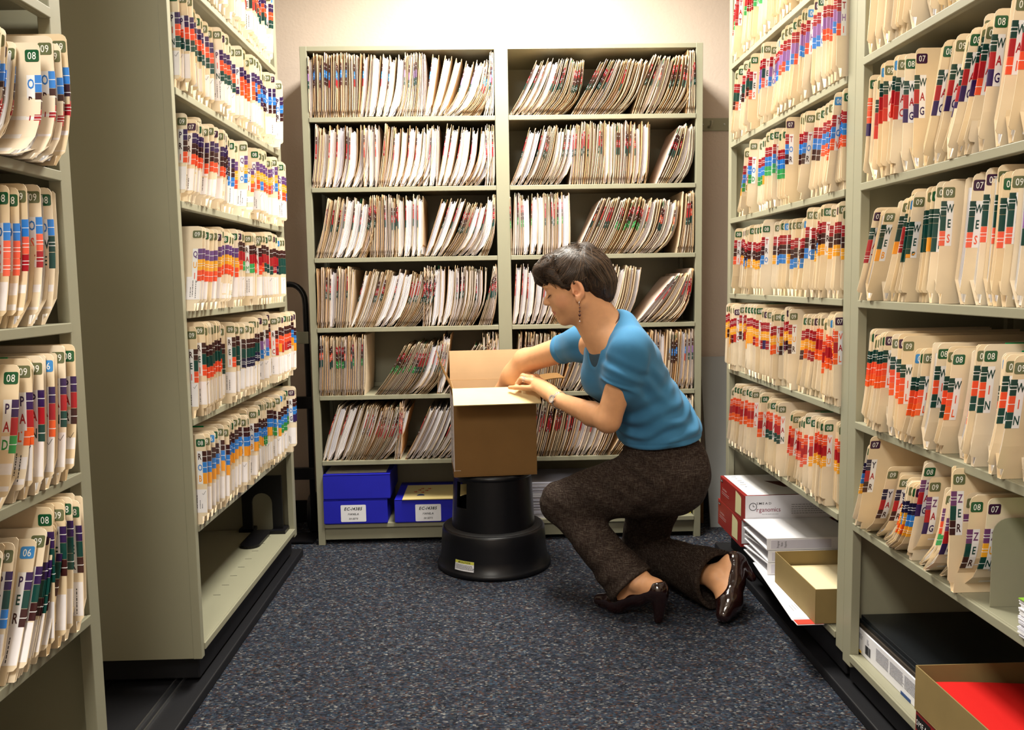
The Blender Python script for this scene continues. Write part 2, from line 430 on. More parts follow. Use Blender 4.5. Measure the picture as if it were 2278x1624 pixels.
def folder_meshes(F, H, th, pr, code, yr, gs, rnd, hero, white, txt=None, top_green=False, bent=True, cutc=None, split=True, y_off=0.0, pcs=None):
    """returns dict of MBs: cover, papers, letter_label, year_sticker, name_label"""
    man = cutc or rnd.choice(MANILA); out = {}
    cv = MB(); slab(cv, F, near_levels(H, True, pr, bent), 0, .0009, man)
    wf = lambda s_: .0010 + (th - .0022) * min(1, (s_ + .001) / .014) ** .5
    slab(cv, F, far_levels(H, pr, bent), wf, .0009, man)
    # fold along the bottom joining the two leaves
    cv.add([F(DEP, .0005, 0), F(-.013 + pr, .0005, 0), F(-.013 + pr, .0005, wf(0)), F(DEP, .0005, wf(0))], [(0, 1, 2, 3)], man)
    out['file_folder'] = cv
    if th > .005:
        pp = MB(); n = max(1, min(7, int(th / .0032))); w_ = (th - .0026) / n
        for i in range(n):
            hh = H - rnd.uniform(.010, .026); uf = pr - .016 - rnd.uniform(0, .006); c = rnd.choice(pcs or PAPERC)
            k = 5 if bent else 2; s0 = .004 + .012 * (i % 2) * rnd.random()
            slab(pp, F, [(s0 + (hh - s0) * j / k, DEP + .01, uf - (rnd.uniform(0, .0015) if 0 < j < k else 0)) for j in range(k + 1)],
                 (lambda s_, i=i: .0014 + (wf(s_) - .0014) * i / n), w_ * .82, c)
        out['papers'] = pp
    if top_green:
        g = MB(); slab(g, F, [(H - .030, -.20, -.045 + pr), (H + .001, -.20, -.045 + pr)], th * .5, .0012, (.0, .33, .10)); out['divider'] = g
    if code:
        lb = MB(); label_parts(lb, F, H, pr, code, yr, gs, glyphs=hero, y_off=y_off); out['letter_label'] = lb
        ys = MB(); year_sticker(ys, F, H, pr, yr, gs, glyphs=hero); out['year_sticker'] = ys
    if white:
        nl = MB(); name_label(nl, F, pr, gs, rnd, txt)
        if rnd.random() < .25: check_mark(nl, F, pr, gs)
        out['name_label'] = nl
    return out

MATS = [M_CARD, M_PRINT]
PM = {'papers': M_PAPER, 'letter_label': [M_PRINT, M_PRINT], 'year_sticker': [M_PRINT, M_PRINT], 'name_label': M_PAPER, 'divider': M_PRINT}
NHERO = [0]
def put_folder(loc, parts, hero, label, group):
    if not hero:
        for k, mb in parts.items():
            mb.m = [{'papers': 2, 'name_label': 2}.get(k, 1 if k in ('letter_label', 'year_sticker', 'divider') else 0)] * len(mb.f)
            add_moved(STUFF, mb, loc)
        return
    NHERO[0] += 1
    root = parts['file_folder'].build('file_folder', M_CARD, None, loc)
    prop(root, label, 'file folder', group)
    for k, mb in parts.items():
        if k != 'file_folder': mb.build(k, PM[k], root)

ORD = ['zeroth', 'first', 'second', 'third', 'fourth', 'fifth', 'sixth', 'seventh', 'eighth', 'ninth', 'tenth', 'eleventh', 'twelfth', 'thirteenth',
       'fourteenth', 'fifteenth', 'sixteenth', 'seventeenth', 'eighteenth', 'nineteenth', 'twentieth']
def ordn(n):
    if n <= 20: return ORD[n]
    tens = {2: 'twenty', 3: 'thirty', 4: 'forty', 5: 'fifty', 6: 'sixty', 7: 'seventy'}[n // 10]
    return tens + '-' + ORD[n % 10] if n % 10 else tens[:-1] + 'ieth'

def row(rackname, shelfname, xf, z, y0, y1, side, clusters, codes, seed, hero_every, H=.241, white=0.0, group=None, pr0=.012, step=.024, green=.08, labels=True, plain=False, txts=None, codeoff=0.0):
    """a row of folders along +Y. side = +1: rack at the left (faces +X); -1: rack at the right.
    clusters: (f0, f1, phi0a, phi1a, phi0b, phi1b, protrusion, height) along y0..y1, lean sign side"""
    rnd = random.Random(seed)
    U = (side, 0, 0); T = (0, 1, 0); gs = side
    lean = 1 if side > 0 else -1
    n = 0; L = y1 - y0; run = 0; gp = gh = go = 0.0; fresh = False; sk = step / .024
    order = []
    for (f0, f1, a0, a1, b0, b1, pr_, hh) in clusters:
        y = y0 + L * f0; yend = y0 + L * f1
        while y < yend - .004:
            if run <= 0:                           # folders sit in small runs pushed in or pulled out together
                run = rnd.choice((1, 1, 1, 2, 2, 3, 4, 5)); gp = rnd.choice((-.016, -.009, -.002, .003, .008)); dph = rnd.uniform(-2.5, 5)
                gh = rnd.uniform(-.013, .005); go = rnd.uniform(-.004, .022); bulk = rnd.random() < .42
            run -= 1
            f = (y - y0) / L; q = (f - f0) / (f1 - f0)
            th = (rnd.uniform(.020, .040) if bulk else rnd.uniform(.0055, .014)) * sk
            if y + th > yend: th = max(.005, yend - y)
            order.append((y, th, f, max(0, a0 + (b0 - a0) * q + dph), max(0, a1 + (b1 - a1) * q + dph * .8), H + hh + gh + rnd.uniform(-.003, .002), pr0 + pr_ + gp + rnd.uniform(-.0025, .0025), go + rnd.uniform(-.003, .003)))
            y += th + .0004 + (rnd.uniform(.004, .018) if run <= 0 and rnd.random() < .6 else 0)
    # the folders whose near face shows most are objects of their own: those that stand out past the next one towards the camera
    sc = []
    for i, o_ in enumerate(order):
        pm = max([order[j][6] - (order[i][0] - order[j][0]) * .42 for j in range(max(0, i - 4), i)] or [-1])
        sc.append(min(.03, o_[6] - pm) + o_[1] * .1)
    keep = set(sorted(range(len(order)), key=lambda i: -sc[i])[:hero_every])
    for i, (y, th, f, ph0, ph1, h, pr, yo) in enumerate(order):
        n += 1; hero = i in keep
        ph0 += rnd.uniform(-2, 2); ph1 += rnd.uniform(-1.5, 1.5)
        for _ in range(12):                        # a folder never leans through the end post
            F = Fold(U, T, ph0, ph1, h, lean); tp = F.tz(h)[0]
            if (side > 0 and y + tp + th > y1 + .028) or (side < 0 and y + tp < y0 - .002): ph0 *= .8; ph1 *= .8
            else: break
        code = codes(f, rnd) if labels else None
        yr = rnd.choices(['09', '08', '07', '06'], [.62, .22, .12, .04])[0]
        if code: lab = f"{code} folder with {YN[yr]} {yr} sticker, {ordn(n)} along {shelfname} of {rackname}"
        else: lab = f"unlettered manila folder, {ordn(n)} along {shelfname} of {rackname}"
        tx = None
        if txts and hero and (code in txts) and txts[code]: tx = txts[code].pop(0)
        parts = folder_meshes(F, h, th, pr, code, yr, gs, rnd, True, white > 0 and rnd.random() < white, tx, rnd.random() < green, True, y_off=yo)
        put_folder((xf, y, z + .0005), parts, hero, lab, group)
    return n

def pick(seq):
    """seq: list of (upto_fraction, [codes])"""
    def fn(f, rnd):
        for u, cs in seq:
            if f <= u: return rnd.choice(cs)
        return rnd.choice(seq[-1][1])
    return fn

G_T, G_W, G_R, G_O = 'folders on the T rack', 'folders on the W rack', 'folders on the R rack', 'folders on the O rack'
# T rack (near post y -1.29, far post y -.285); f = 0 near, 1 far
ty0, ty1 = -1.285, -.31
Tc = {1: pick([(.5, ['TAM', 'TAL', 'TAR']), (1, ['TAD', 'TAM', 'TAT'])]), 2: pick([(.55, ['THO', 'THO', 'THI']), (.75, ['TES', 'THO']), (1, ['TER', 'TER', 'TES'])]),
      3: pick([(.15, ['TOV']), (.45, ['TOR', 'TOR']), (.6, ['TOM']), (1, ['TOL', 'TOB', 'TOD'])]), 4: pick([(.9, ['TRU', 'TRU', 'TRO']), (1, ['TRI', 'TRU'])]),
      5: pick([(.25, ['VAL', 'VAL', 'TUT']), (.7, ['TUT', 'TUL', 'TUG', 'TUR']), (1, ['TUC', 'TUR', 'TUB'])]), 6: pick([(.18, ['VAU']), (.4, ['VAS']), (.55, ['VAN']), (1, ['VAL'])])}
Tl = {1: [(0, .75, 6, 3, 14, 8, 0, 0), (.75, 1, 14, 10, 22, 12, .004, 0)],
      2: [(0, .3, 2, 2, 12, 4, .004, 0), (.3, .62, 18, 4, 22, 8, 0, 0), (.62, 1, 10, 6, 24, 12, .006, 0)],
      3: [(0, .28, 14, 6, 24, 14, .002, 0), (.28, .8, 4, 2, 10, 4, .0, -.003), (.8, .97, 26, 10, 46, 22, .006, -.008)],
      4: [(0, .35, 8, 4, 20, 8, 0, 0), (.35, .62, 6, 2, 10, 4, .0, 0), (.62, 1, 10, 4, 22, 10, .002, -.004)],
      5: [(0, .34, 6, 2, 22, 8, -.004, -.004), (.34, 1, 3, 1, 8, 3, .006, 0)],
      6: [(0, .22, 2, 2, 6, 3, .002, 0), (.22, .42, 16, 4, 22, 8, -.004, -.012), (.42, .78, 6, 3, 14, 6, .006, 0), (.78, 1, 16, 10, 24, 16, .01, 0)]}
SH = ['top shelf', 'first shelf', 'second shelf', 'third shelf', 'fourth shelf', 'fifth shelf', 'sixth shelf']
for i in range(1, 7):
    row('the T rack', SH[i], RXF, TZ[i] + LIP, ty0 + .004, ty1, -1, Tl[i], Tc[i], 100 + i, [0, 8, 14, 14, 14, 15, 15][i], group=G_T, white=0, pr0=.014)
# W rack, seen from y -1.38 towards the camera
wy0, wy1 = -2.32, -1.385
Wc = {1: None, 2: pick([(.25, ['WAL']), (.42, ['WAL', 'WAI']), (.62, ['WAI', 'WAG']), (.78, ['WAG']), (.93, ['WAC']), (1, ['VIG'])]),
      3: pick([(.3, ['WHI', 'WHE']), (.5, ['WHE', 'WES']), (.7, ['WES', 'WEI', 'WEE']), (.8, ['WEE', 'WEB']), (1, ['WAT', 'WAT', 'WEB'])]),
      4: pick([(.45, ['WIN', 'WIN', 'WOL']), (.7, ['WIN', 'WIL']), (1, ['WIL'])]), }
Wl = {1: [(.3, 1, 4, 2, 12, 6, 0, 0)],
      2: [(.28, .52, 8, 3, 16, 6, .0, .004), (.52, .72, 26, 12, 30, 18, .004, 0), (.72, 1, 3, 1, 8, 3, .006, 0)],
      3: [(.28, .62, 6, 2, 10, 4, .002, .002), (.62, .78, 8, 2, 14, 6, .0, 0), (.78, 1, 20, 12, 30, 24, .004, -.004)],
      4: [(.28, .74, 14, 6, 30, 10, .004, -.012), (.74, 1, 10, 4, 20, 8, .006, 0)]}
for i in range(1, 5):
    row('the W rack', SH[i], RXF + .004, WZ[i + 1] + LIP, wy0, wy1, -1, Wl[i], Wc[i] if Wc[i] else (lambda f, r: None), 300 + i, [0, 5, 16, 17, 14][i], group=G_W, pr0=.014, step=.030 if i > 1 else .026,
        labels=i > 1, green=.10 if i < 4 else .25)
# fifth shelf of the W rack ends at a bookend
Yc = pick([(.62, ['ZUN', 'ZUD', 'ZER']), (.74, ['ZAM', 'ZAG', 'ZIM']), (.86, ['YUL', 'YOU']), (1, ['YOU', 'YAR'])])
row('the W rack', SH[5], RXF + .002, WZ[6] + LIP, wy0, wy1, -1,
    [(.50, .53, 2, 1, 2, 1, .006, .004), (.53, .70, 58, 4, 66, 16, -.004, -.004), (.70, .73, 18, 14, 18, 14, .004, .002), (.73, .93, 60, 8, 66, 20, .0, -.012), (.95, 1, 22, 14, 26, 16, .004, .004)],
    Yc, 305, 12, group=G_W, pr0=.014, step=.026, green=.3)

# R rack: near post y -1.248, far post y -.22
ry0, ry1 = -1.243, -.24
Rc = {1: pick([(.45, ['PHI', 'PET']), (.75, ['PIC', 'PIE']), (1, ['PIE', 'PIN'])]), 2: pick([(.35, ['PIN']), (.5, ['PIN', 'PIP']), (.62, ['PIL', 'PLO']), (.8, ['POP', 'PLO']), (1, ['POR'])]),
      3: pick([(.28, ['PRI']), (.42, ['PRO', 'PRY']), (1, ['QUI', 'QUO', 'QUI'])]), 4: pick([(.28, ['QUI']), (.42, ['QUI', 'RAB']), (.6, ['RAM', 'RAI']), (.8, ['RAM', 'RAN', 'RAB']), (.9, ['RAT', 'RAY']), (1, ['REE'])]),
      5: pick([(.2, ['REI']), (.35, ['REI', 'REN']), (.5, ['REY']), (.65, ['RHO', 'REY']), (.85, ['RIB', 'RIC']), (.94, ['RIT']), (1, ['ROB'])]),
      6: pick([(.45, ['ROB']), (.75, ['ROB', 'ROD']), (.92, ['ROD']), (1, ['ROG'])])}
Rl = {1: [(0, 1, 2, 2, 6, 3, .006, 0)], 2: [(0, .3, 4, 2, 8, 3, .008, 0), (.3, .62, 4, 1, 8, 3, .012, -.004), (.62, 1, 4, 2, 8, 2, .014, 0)],
      3: [(0, .3, 18, 10, 22, 10, .006, -.006), (.3, .62, 12, 6, 20, 8, .010, -.004), (.62, 1, 6, 2, 10, 4, .012, -.008)],
      4: [(0, .3, 18, 14, 24, 12, .010, -.004), (.3, .6, 8, 2, 14, 6, .014, -.010), (.6, 1, 4, 2, 10, 4, .018, 0)],
      5: [(0, .22, 1, 1, 4, 2, .008, 0), (.22, .6, 5, 2, 10, 5, .016, -.008), (.6, 1, 2, 2, 8, 4, .022, 0)],
      6: [(0, .5, 6, 3, 12, 5, .012, -.004), (.5, 1, 2, 1, 6, 3, .020, -.002)]}
for i in range(1, 7):
    row('the R rack', SH[i], LXF, LZ[i] + LIP, ry0, ry1, 1, Rl[i], Rc[i], 500 + i, [0, 8, 17, 17, 17, 17, 17][i], group=G_R, white=.92, pr0=.012, green=.06)
# O rack, seen from y -1.86 towards the camera
oy0, oy1 = -2.76, -1.86
Oc = {1: pick([(1, ['ORT'])]), 2: pick([(.72, ['OSO']), (.88, ['OST', 'OSS']), (1, ['OWE'])]), 3: pick([(.75, ['PAL', 'PAD']), (.88, ['PAN', 'PAL']), (1, ['PAN', 'PAR'])]), 4: pick([(.7, ['PEO']), (1, ['PER', 'PER', 'PEN'])])}
Ol = {1: [(.3, .62, 38, 36, 52, 40, -.01, -.02), (.62, .80, 56, 20, 62, 6, .008, -.01), (.80, .97, 60, 0, 50, -4, .022, 0)],
      2: [(.3, .82, 10, 4, 20, 5, .006, .002), (.82, .97, 24, 4, 26, 2, .012, 0)],
      3: [(.3, .80, 14, 8, 24, 10, .010, 0), (.80, .96, 6, 2, 14, 2, .016, 0)],
      4: [(.3, .62, 22, 20, 26, 18, .006, .0), (.62, .80, 26, 22, 28, 18, .012, -.004), (.82, .97, 4, 2, 8, 2, .018, .004)]}
TX = {'OWE': [['OWENS, JOE', 'DOB: 3/31/1941'], ['', 'DOB: 12/3/1946']]}
for i in range(1, 5):
    row('the O rack', SH[i], LXF, OZ[i + 2] + LIP, oy0, oy1, 1, Ol[i], Oc[i], 700 + i, 12, group=G_O, white=.95, pr0=.012,
        step=.030, green=.12, txts=TX)

# ---- the back rack: packed folders seen edge-on, far past the 300 that show largest
CODES_B = [['ROR', 'ROA', 'RHN'], ['RSA', 'RTA', 'RAT'], ['RTE', 'TAE', 'TRW'], ['RTW', 'TAW', 'RTE'], ['TRD', 'RSE', 'TAN'], ['TAR', 'RTA', 'TSA']]
def brow(xa, xb, z, clusters, seed, codes, H=.241, yf=-.006):
    rnd = random.Random(seed); U = (0, -1, 0); T = (1, 0, 0); W_ = xb - xa
    for (f0, f1, a0, a1, b0, b1, kind) in clusters:
        x = xa + W_ * f0; xe = xa + W_ * f1; run = 0; thick = False; cc = rnd.choice(codes)
        while x < xe - .003:
            q = ((x - xa) / W_ - f0) / max(1e-6, f1 - f0)
            if run <= 0:
                thick = rnd.random() < (.55 if kind == 'w' else .35); run = rnd.randint(1, 4) if thick else rnd.randint(3, 7); cc = rnd.choice(codes)
            run -= 1
            th = rnd.uniform(.014, .030) if thick else rnd.uniform(.0045, .009)
            th = min(th, max(.004, xe - x))
            ph0 = a0 + (b0 - a0) * q + rnd.uniform(-2, 2); ph1 = a1 + (b1 - a1) * q + rnd.uniform(-2, 2)
            h = H + rnd.uniform(-.010, .006)
            for _ in range(14):
                F = Fold(U, T, ph0, ph1, h, 1, knee=.38)
                if x + F.tz(h)[0] + th > xb + .0: ph0 *= .88; ph1 = max(0, ph1 * .8 - .5)
                else: break
            pr = rnd.uniform(-.004, .006)
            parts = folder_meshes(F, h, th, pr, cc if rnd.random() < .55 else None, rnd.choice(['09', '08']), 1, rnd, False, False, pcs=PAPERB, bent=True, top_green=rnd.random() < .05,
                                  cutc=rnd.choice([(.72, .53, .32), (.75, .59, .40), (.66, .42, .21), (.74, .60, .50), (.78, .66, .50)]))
            parts.pop('year_sticker', None) if rnd.random() < .5 else None
            put_folder((x, yf, z + .0005), parts, False, None, None)
            x += th + rnd.uniform(.0006, .0016)
XL = (BX + .029, BX + .750); XR = (BX + .807, BX + 1.541)
LB = [[(0, .27, 2, 1, 4, 2, 'n'), (.27, .48, 8, 4, 26, 5, 'n'), (.48, .62, 16, 4, 5, 1, 'n'), (.62, .72, 12, 8, 30, 20, 'w'), (.72, .92, 42, 16, 56, 4, 'n'), (.94, 1, 14, 3, 6, 2, 'n')],
      [(0, .27, 8, 3, 26, 2, 'w'), (.28, .36, 3, 1, 5, 2, 'n'), (.36, .60, 10, 6, 36, 6, 'w'), (.60, .68, 8, 4, 6, 2, 'w'), (.68, .91, 14, 10, 44, 2, 'n'), (.94, 1, 5, 1, 3, 0, 'n')],
      [(0, .28, 18, 12, 26, 4, 'w'), (.30, .59, 3, 1, 5, 1, 'n'), (.60, .70, 20, 18, 32, 22, 'w'), (.70, .95, 40, 20, 48, 4, 'n')],
      [(0, .18, 4, 1, 8, 4, 'w'), (.18, .54, 22, 16, 46, 12, 'n'), (.58, .86, 4, 2, 34, 2, 'n'), (.89, .97, 22, 14, 40, 2, 'n')],
      [(0, .25, 2, 1, 4, 2, 'w'), (.30, .60, 40, 30, 48, 10, 'w'), (.65, .69, 6, 8, 6, 6, 'n'), (.69, .90, 36, 32, 56, 34, 'n'), (.9, 1, 4, 2, 4, 2, 'w')],
      [(0, .36, 14, 20, 46, 16, 'n'), (.40, .44, 12, 5, 6, 2, 'n'), (.46, .75, 30, 26, 44, 14, 'w'), (.78, .98, 10, 5, 24, 5, 'n')]]
RB = [[(0, .28, 34, 26, 54, 6, 'n'), (.33, .60, 32, 30, 50, 12, 'n'), (.66, .92, 16, 22, 52, 0, 'n'), (.95, 1, 4, 1, 2, 0, 'w')],
      [(0, .28, 26, 18, 34, 4, 'n'), (.32, .50, 6, 3, 10, 2, 'n'), (.5, .74, 2, 0, 8, 2, 'n'), (.79, .93, 24, 20, 52, 0, 'w')],
      [(0, .32, 1, 1, 3, 0, 'w'), (.35, .80, 26, 24, 50, 6, 'n'), (.90, 1, 12, 5, 4, 2, 'n')],
      [(0, .28, 8, 2, 34, 4, 'w'), (.40, .62, 24, 14, 34, 6, 'w'), (.68, .90, 40, 38, 64, 4, 'n')],
      [(0, .25, 6, 4, 14, 6, 'n'), (.25, .48, 24, 18, 42, 6, 'n'), (.55, 1, 10, 3, 5, 2, 'w')],
      [(.02, .50, 14, 10, 30, 10, 'n'), (.52, .80, 34, 26, 44, 14, 'n'), (.82, 1, 8, 3, 8, 3, 'w')]]
for i in range(6):
    brow(XL[0], XL[1], BZ[i] + LIP, LB[i], 900 + i, CODES_B[i]); brow(XR[0], XR[1], BZ[i] + LIP, RB[i], 950 + i, CODES_B[(i + 2) % 6])

so = STUFF.build('file_folders', [M_CARD, M_PRINT, M_PAPER])
prop(so, 'tightly packed manila file folders filling the back rack and gaps in the side racks', 'file folders', kind='stuff')
print('hero folders', NHERO[0], 'stuff verts', len(STUFF.v))

# ------------------------------------------------------------------ things on and around the racks
M_KRAFT = mat('kraft_cardboard', (.20, .105, .034), .8, 0, .2, noise=(9, .06), bump=(220, .08, .0006))
M_KRAFTIN = mat('kraft_inside', (.60, .40, .22), .8, 0, .2, noise=(9, .05), bump=(160, .06, .0006))
M_CREAMFLAP = mat('pale_flap_liner', (.74, .58, .30), .8, 0, .2, noise=(12, .04))
M_OLIVEKRAFT = mat('olive_cardboard', (.24, .17, .065), .75, 0, .3, noise=(12, .06))
M_BLUE = mat('blue_box_board', (.012, .014, .42), .5, 0, .4, noise=(12, .06))
M_REDB = mat('red_box_board', (.24, .014, .012), .42, 0, .5, noise=(10, .08))
M_VINYL = mat('white_vinyl', (.78, .77, .80), .32, 0, .5)
M_PR2 = mat('printed_matter', attr='Col', rough=.55, spec=.3)
M_GREYB = mat('grey_board', (.33, .34, .34), .6, noise=(5, .04))
M_BLACKV = mat('black_vinyl', (.008, .010, .012), .35, 0, .5)
INK = (.02, .02, .025)

# --- step stool
SX, SY = -.058, -.266
st = empty('step_stool', (SX, SY, 0)); prop(st, 'black round rolling step stool standing under the open cardboard box', 'step stool')
b = MB(); b.lathe([(.200, 0), (.213, .003), (.2145, .012), (.211, .020), (.204, .026), (.199, .06), (.1955, .11), (.1925, .146), (.190, .152), (.184, .155), (.176, .153)], 72)
b.build('skirt', M_BLACK, st, smooth=True)
b = MB(); b.lathe([(.184, .1545), (.180, .1575), (.150, .1575), (.001, .157)], 72); b.build('lower_step', mat('ribbed_rubber', (.007, .007, .008), .6, bump=(300, .4, .001)), st, smooth=True)
b = MB()
def wall(a0, a1, z0, z1):
    n = max(3, int((a1 - a0) / 1.5))
    rad = lambda z: .156 - (z - .157) * .052
    vv = []; ff = []
    for i in range(n + 1):
        a = math.radians(a0 + (a1 - a0) * i / n)
        for z, o in ((z0, 0), (z1, 0), (z1, -.006), (z0, -.006)):
            r = rad(z) + o; vv.append((r * math.cos(a), r * math.sin(a), z))
    for i in range(n):
        for k in range(4): ff.append((i * 4 + k, (i + 1) * 4 + k, (i + 1) * 4 + (k + 1) % 4, i * 4 + (k + 1) % 4))
    ff += [(0, 1, 2, 3), (n * 4 + 3, n * 4 + 2, n * 4 + 1, n * 4)]
    b.add(vv, ff)
wall(-130, 118, .157, .345); wall(150, 208, .157, .345); wall(118, 150, .157, .24); wall(208, 230, .157, .24); wall(118, 150, .335, .345); wall(208, 230, .335, .345)
b.build('column', M_BLACK, st, smooth=False)
b = MB(); b.lathe([(.140, .343), (.148, .345), (.1495, .352), (.147, .361), (.140, .3645), (.001, .3645)], 72); b.build('upper_step', M_BLACK, st, smooth=True)
# warning sticker curved round the skirt
b = MB(); a0, a1 = math.radians(226), math.radians(249)
def sk(a, z): r = .2122 - (z - .02) * .10 if z < .06 else .2082 - (z - .06) * .07; r = .2045 + .0008 - (z - .026) * .14 + .0; return (r * math.cos(a), r * math.sin(a), z)
def patch(b, aa, ab, za, zb, col, off=0.0, n=10):
    vv = []
    for i in range(n + 1):
        a = aa + (ab - aa) * i / n
        for z in (za, zb):
            x, y, z_ = sk(a, z); vv.append((x * (1 + off / .2), y * (1 + off / .2), z_))
    b.add(vv, [(2 * i, 2 * i + 2, 2 * i + 3, 2 * i + 1) for i in range(n)], col)
patch(b, a0, a1, .030, .066, (.72, .72, .76)); patch(b, a0, a1, .056, .066, (.55, .55, .08), .0004)
def onsk(x, y, za=.061): a = (a0 + a1) / 2 + x / .2; p = sk(a, za + y); return (p[0] * 1.004, p[1] * 1.004, p[2])
put_text(b, 'CAUTION', .0062, lambda x, y: onsk(x + .004, y), INK, 0, 'b')
b.add([onsk(-.026, -.003), onsk(-.018, -.003), onsk(-.022, .004)], [(0, 1, 2)], INK)
rr = random.Random(3)
for k in range(4):
    x = -.036
    while x < .034:
        l = rr.uniform(.003, .008); z = .050 - k * .0045
        b.add([onsk(x, 0, z), onsk(x + l, 0, z), onsk(x + l, .0017, z), onsk(x, .0017, z)], [(0, 1, 2, 3)], INK); x += l + .0012
b.build('caution_label', M_PR2, st)

# --- open cardboard box
bx = empty('cardboard_box', (-.056, -.268, .3655), math.radians(4.6)); prop(bx, 'open brown cardboard box with raised flaps, resting on the black step stool', 'box')
W2, D2, Hh, tk = .150, .130, .322, .004
b = MB(); b.box(-W2, -D2, 0, W2, D2, tk); b.box(-W2, -D2, tk, W2, -D2 + tk, Hh); b.box(-W2, D2 - tk, tk, W2, D2, Hh); b.box(-W2, -D2 + tk, tk, -W2 + tk, D2 - tk, Hh); b.box(W2 - tk, -D2 + tk, tk, W2, D2 - tk, Hh)
b.build('body', M_KRAFT, bx, bevel=.0012)
b = MB()   # pale liner on the inner faces
b.box(-W2 + tk, D2 - tk - .0006, tk, W2 - tk, D2 - tk, Hh - .001); b.box(-W2 + tk, -D2 + tk, tk, -W2 + tk + .0006, D2 - tk, Hh - .001); b.build('inner_liner', M_KRAFTIN, bx)
def flap(p0, p1, out, L, ang, m, bend=0.0, side=1, trim=.006):
    """hinged along p0-p1; ang: 0 = straight up, 90 = level, 180 = hanging; out: outward horizontal unit"""
    p0, p1, out = Vector(p0), Vector(p1), Vector(out); n = 8; e = (p1 - p0).normalized()
    b = MB(); vv = []; prev = Vector((0, 0, 0)); pts = [prev.copy()]
    for i in range(n):
        a = math.radians(ang + bend * (i / (n - 1) - .5)); prev = prev + (Vector((0, 0, 1)) * math.cos(a) + out * math.sin(a)) * (L / n); pts.append(prev.copy())
    for i, p in enumerate(pts):
        a = math.radians(ang + bend * (min(i, n - 1) / (n - 1) - .5)); nr = out * math.cos(a) - Vector((0, 0, 1)) * math.sin(a)
        t0 = e * (trim * min(1, i))
        vv += [tuple(p0 + p + t0), tuple(p1 + p - t0), tuple(p1 + p - t0 + nr * .0035), tuple(p0 + p + t0 + nr * .0035)]
    ff = []
    for i in range(n):
        for k in range(4): ff.append((i * 4 + k, i * 4 + (k + 1) % 4, (i + 1) * 4 + (k + 1) % 4, (i + 1) * 4 + k))
    ff += [(3, 2, 1, 0), (n * 4, n * 4 + 1, n * 4 + 2, n * 4 + 3)]
    b.add(vv, ff); b.build('flap', m, bx)
flap((-W2, -D2 + .002, Hh), (W2 + .004, -D2 + .002, Hh), (0, -1, 0), .118, 113, M_CREAMFLAP, 22, trim=.0)
flap((-W2, D2 - .002, Hh), (W2 - .004, D2 - .002, Hh), (0, 1, 0), .113, 4, M_KRAFTIN, 6, trim=.001)
flap((-W2 + .002, D2 - .004, Hh), (-W2 + .002, -D2 + .004, Hh), (-1, 0, 0), .125, 22, M_KRAFT, -14)
flap((W2 - .002, -D2 + .03, Hh), (W2 - .002, D2 - .004, Hh), (1, 0, 0), .120, 80, M_KRAFT, 24, trim=.03)
b = MB()   # shipping paper down the left side
b.box(-W2 - .0008, -D2 + .01, .03, -W2, D2 - .02, .29, (.62, .60, .62))
for k in range(14):
    z = .05 + k * .016; b.box(-W2 - .0011, -D2 + .03, z, -W2 - .0008, -D2 + .03 + rr.uniform(.06, .17), z + .004, INK)
b.build('shipping_label', M_PR2, bx)
b = MB(); b.box(-W2 + .001, -D2 - .0006, .022, -W2 + .003, -D2, .30, (.62, .60, .62))
for k in range(5): b.box(-W2 + .004 + k * .0042, -D2 - .0006, .024, -W2 + .007 + k * .0042, -D2, .0255, (.62, .6, .6))
b.build('tape_edge', M_PR2, bx)

# --- blue boxes in the bottom bay of the back rack
def blue(x0, x1, z0, z1, label, lab, tilt=0):
    t = empty('blue_box', ((x0 + x1) / 2, -.012, z0)); prop(t, label, 'box', 'blue cartons')
    h = z1 - z0; hw = (x1 - x0) / 2
    b = MB(); b.box(-hw, 0, 0, hw, .30, h - .003); b.build('carton', M_BLUE, t, bevel=.003)
    b = MB(); b.box(-hw - .002, -.0018, h * .0 + .004, hw + .002, .0, h); b.box(-hw - .002, -.0018, h - .004, hw + .002, .302, h); b.build('lid', M_BLUE, t, bevel=.0008)
    if lab:
        b = MB(); lx, lz, rw, rh = lab; cxx = lx - (x0 + x1) / 2; cz = lz - z0
        pts = []
        for sx, sy, a0_ in ((1, 1, 0), (-1, 1, 90), (-1, -1, 180), (1, -1, 270)):
            for k in range(4):
                a = math.radians(a0_ + k * 30); pts.append((sx * (rw - .004) + .004 * math.cos(a), sy * (rh - .004) + .004 * math.sin(a)))
        b.add([(cxx + x, -.0026, cz + y) for x, y in pts], [tuple(range(16))], (.80, .80, .84))
        put_text(b, 'EC-14385', .0120, lambda x, y: (cxx + x + (y) * .25, -.0030, cz + .019 + y), INK, 0, 'b', 1.0)
        put_text(b, 'MANILA', .0078, lambda x, y: (cxx + x + y * .25, -.0030, cz - .003 + y), INK, 0, 'b', 1.0)
        put_text(b, '50 SETS', .0068, lambda x, y: (cxx + x + y * .25, -.0030, cz - .022 + y), INK, 0, 'b', 1.0)
        b.build('label', M_PR2, t)
    return t
zt = BZ[6] + LIP + .0005
blue(-.7435, -.489, zt, .191, 'blue carton with white EC-14385 label, lower of the stacked pair', (-.6255, .135, .051, .035))
blue(-.742, -.476, .1918, .294, 'plain blue carton stacked on the labelled one', None)
blue(-.457, -.193, zt, .186, 'blue carton with white EC-14385 label, half behind the stool', (-.3225, .131, .052, .035))
b = MB(); b.box(-.13, -.02, 0, .13, .22, .003, (.62, .50, .22))
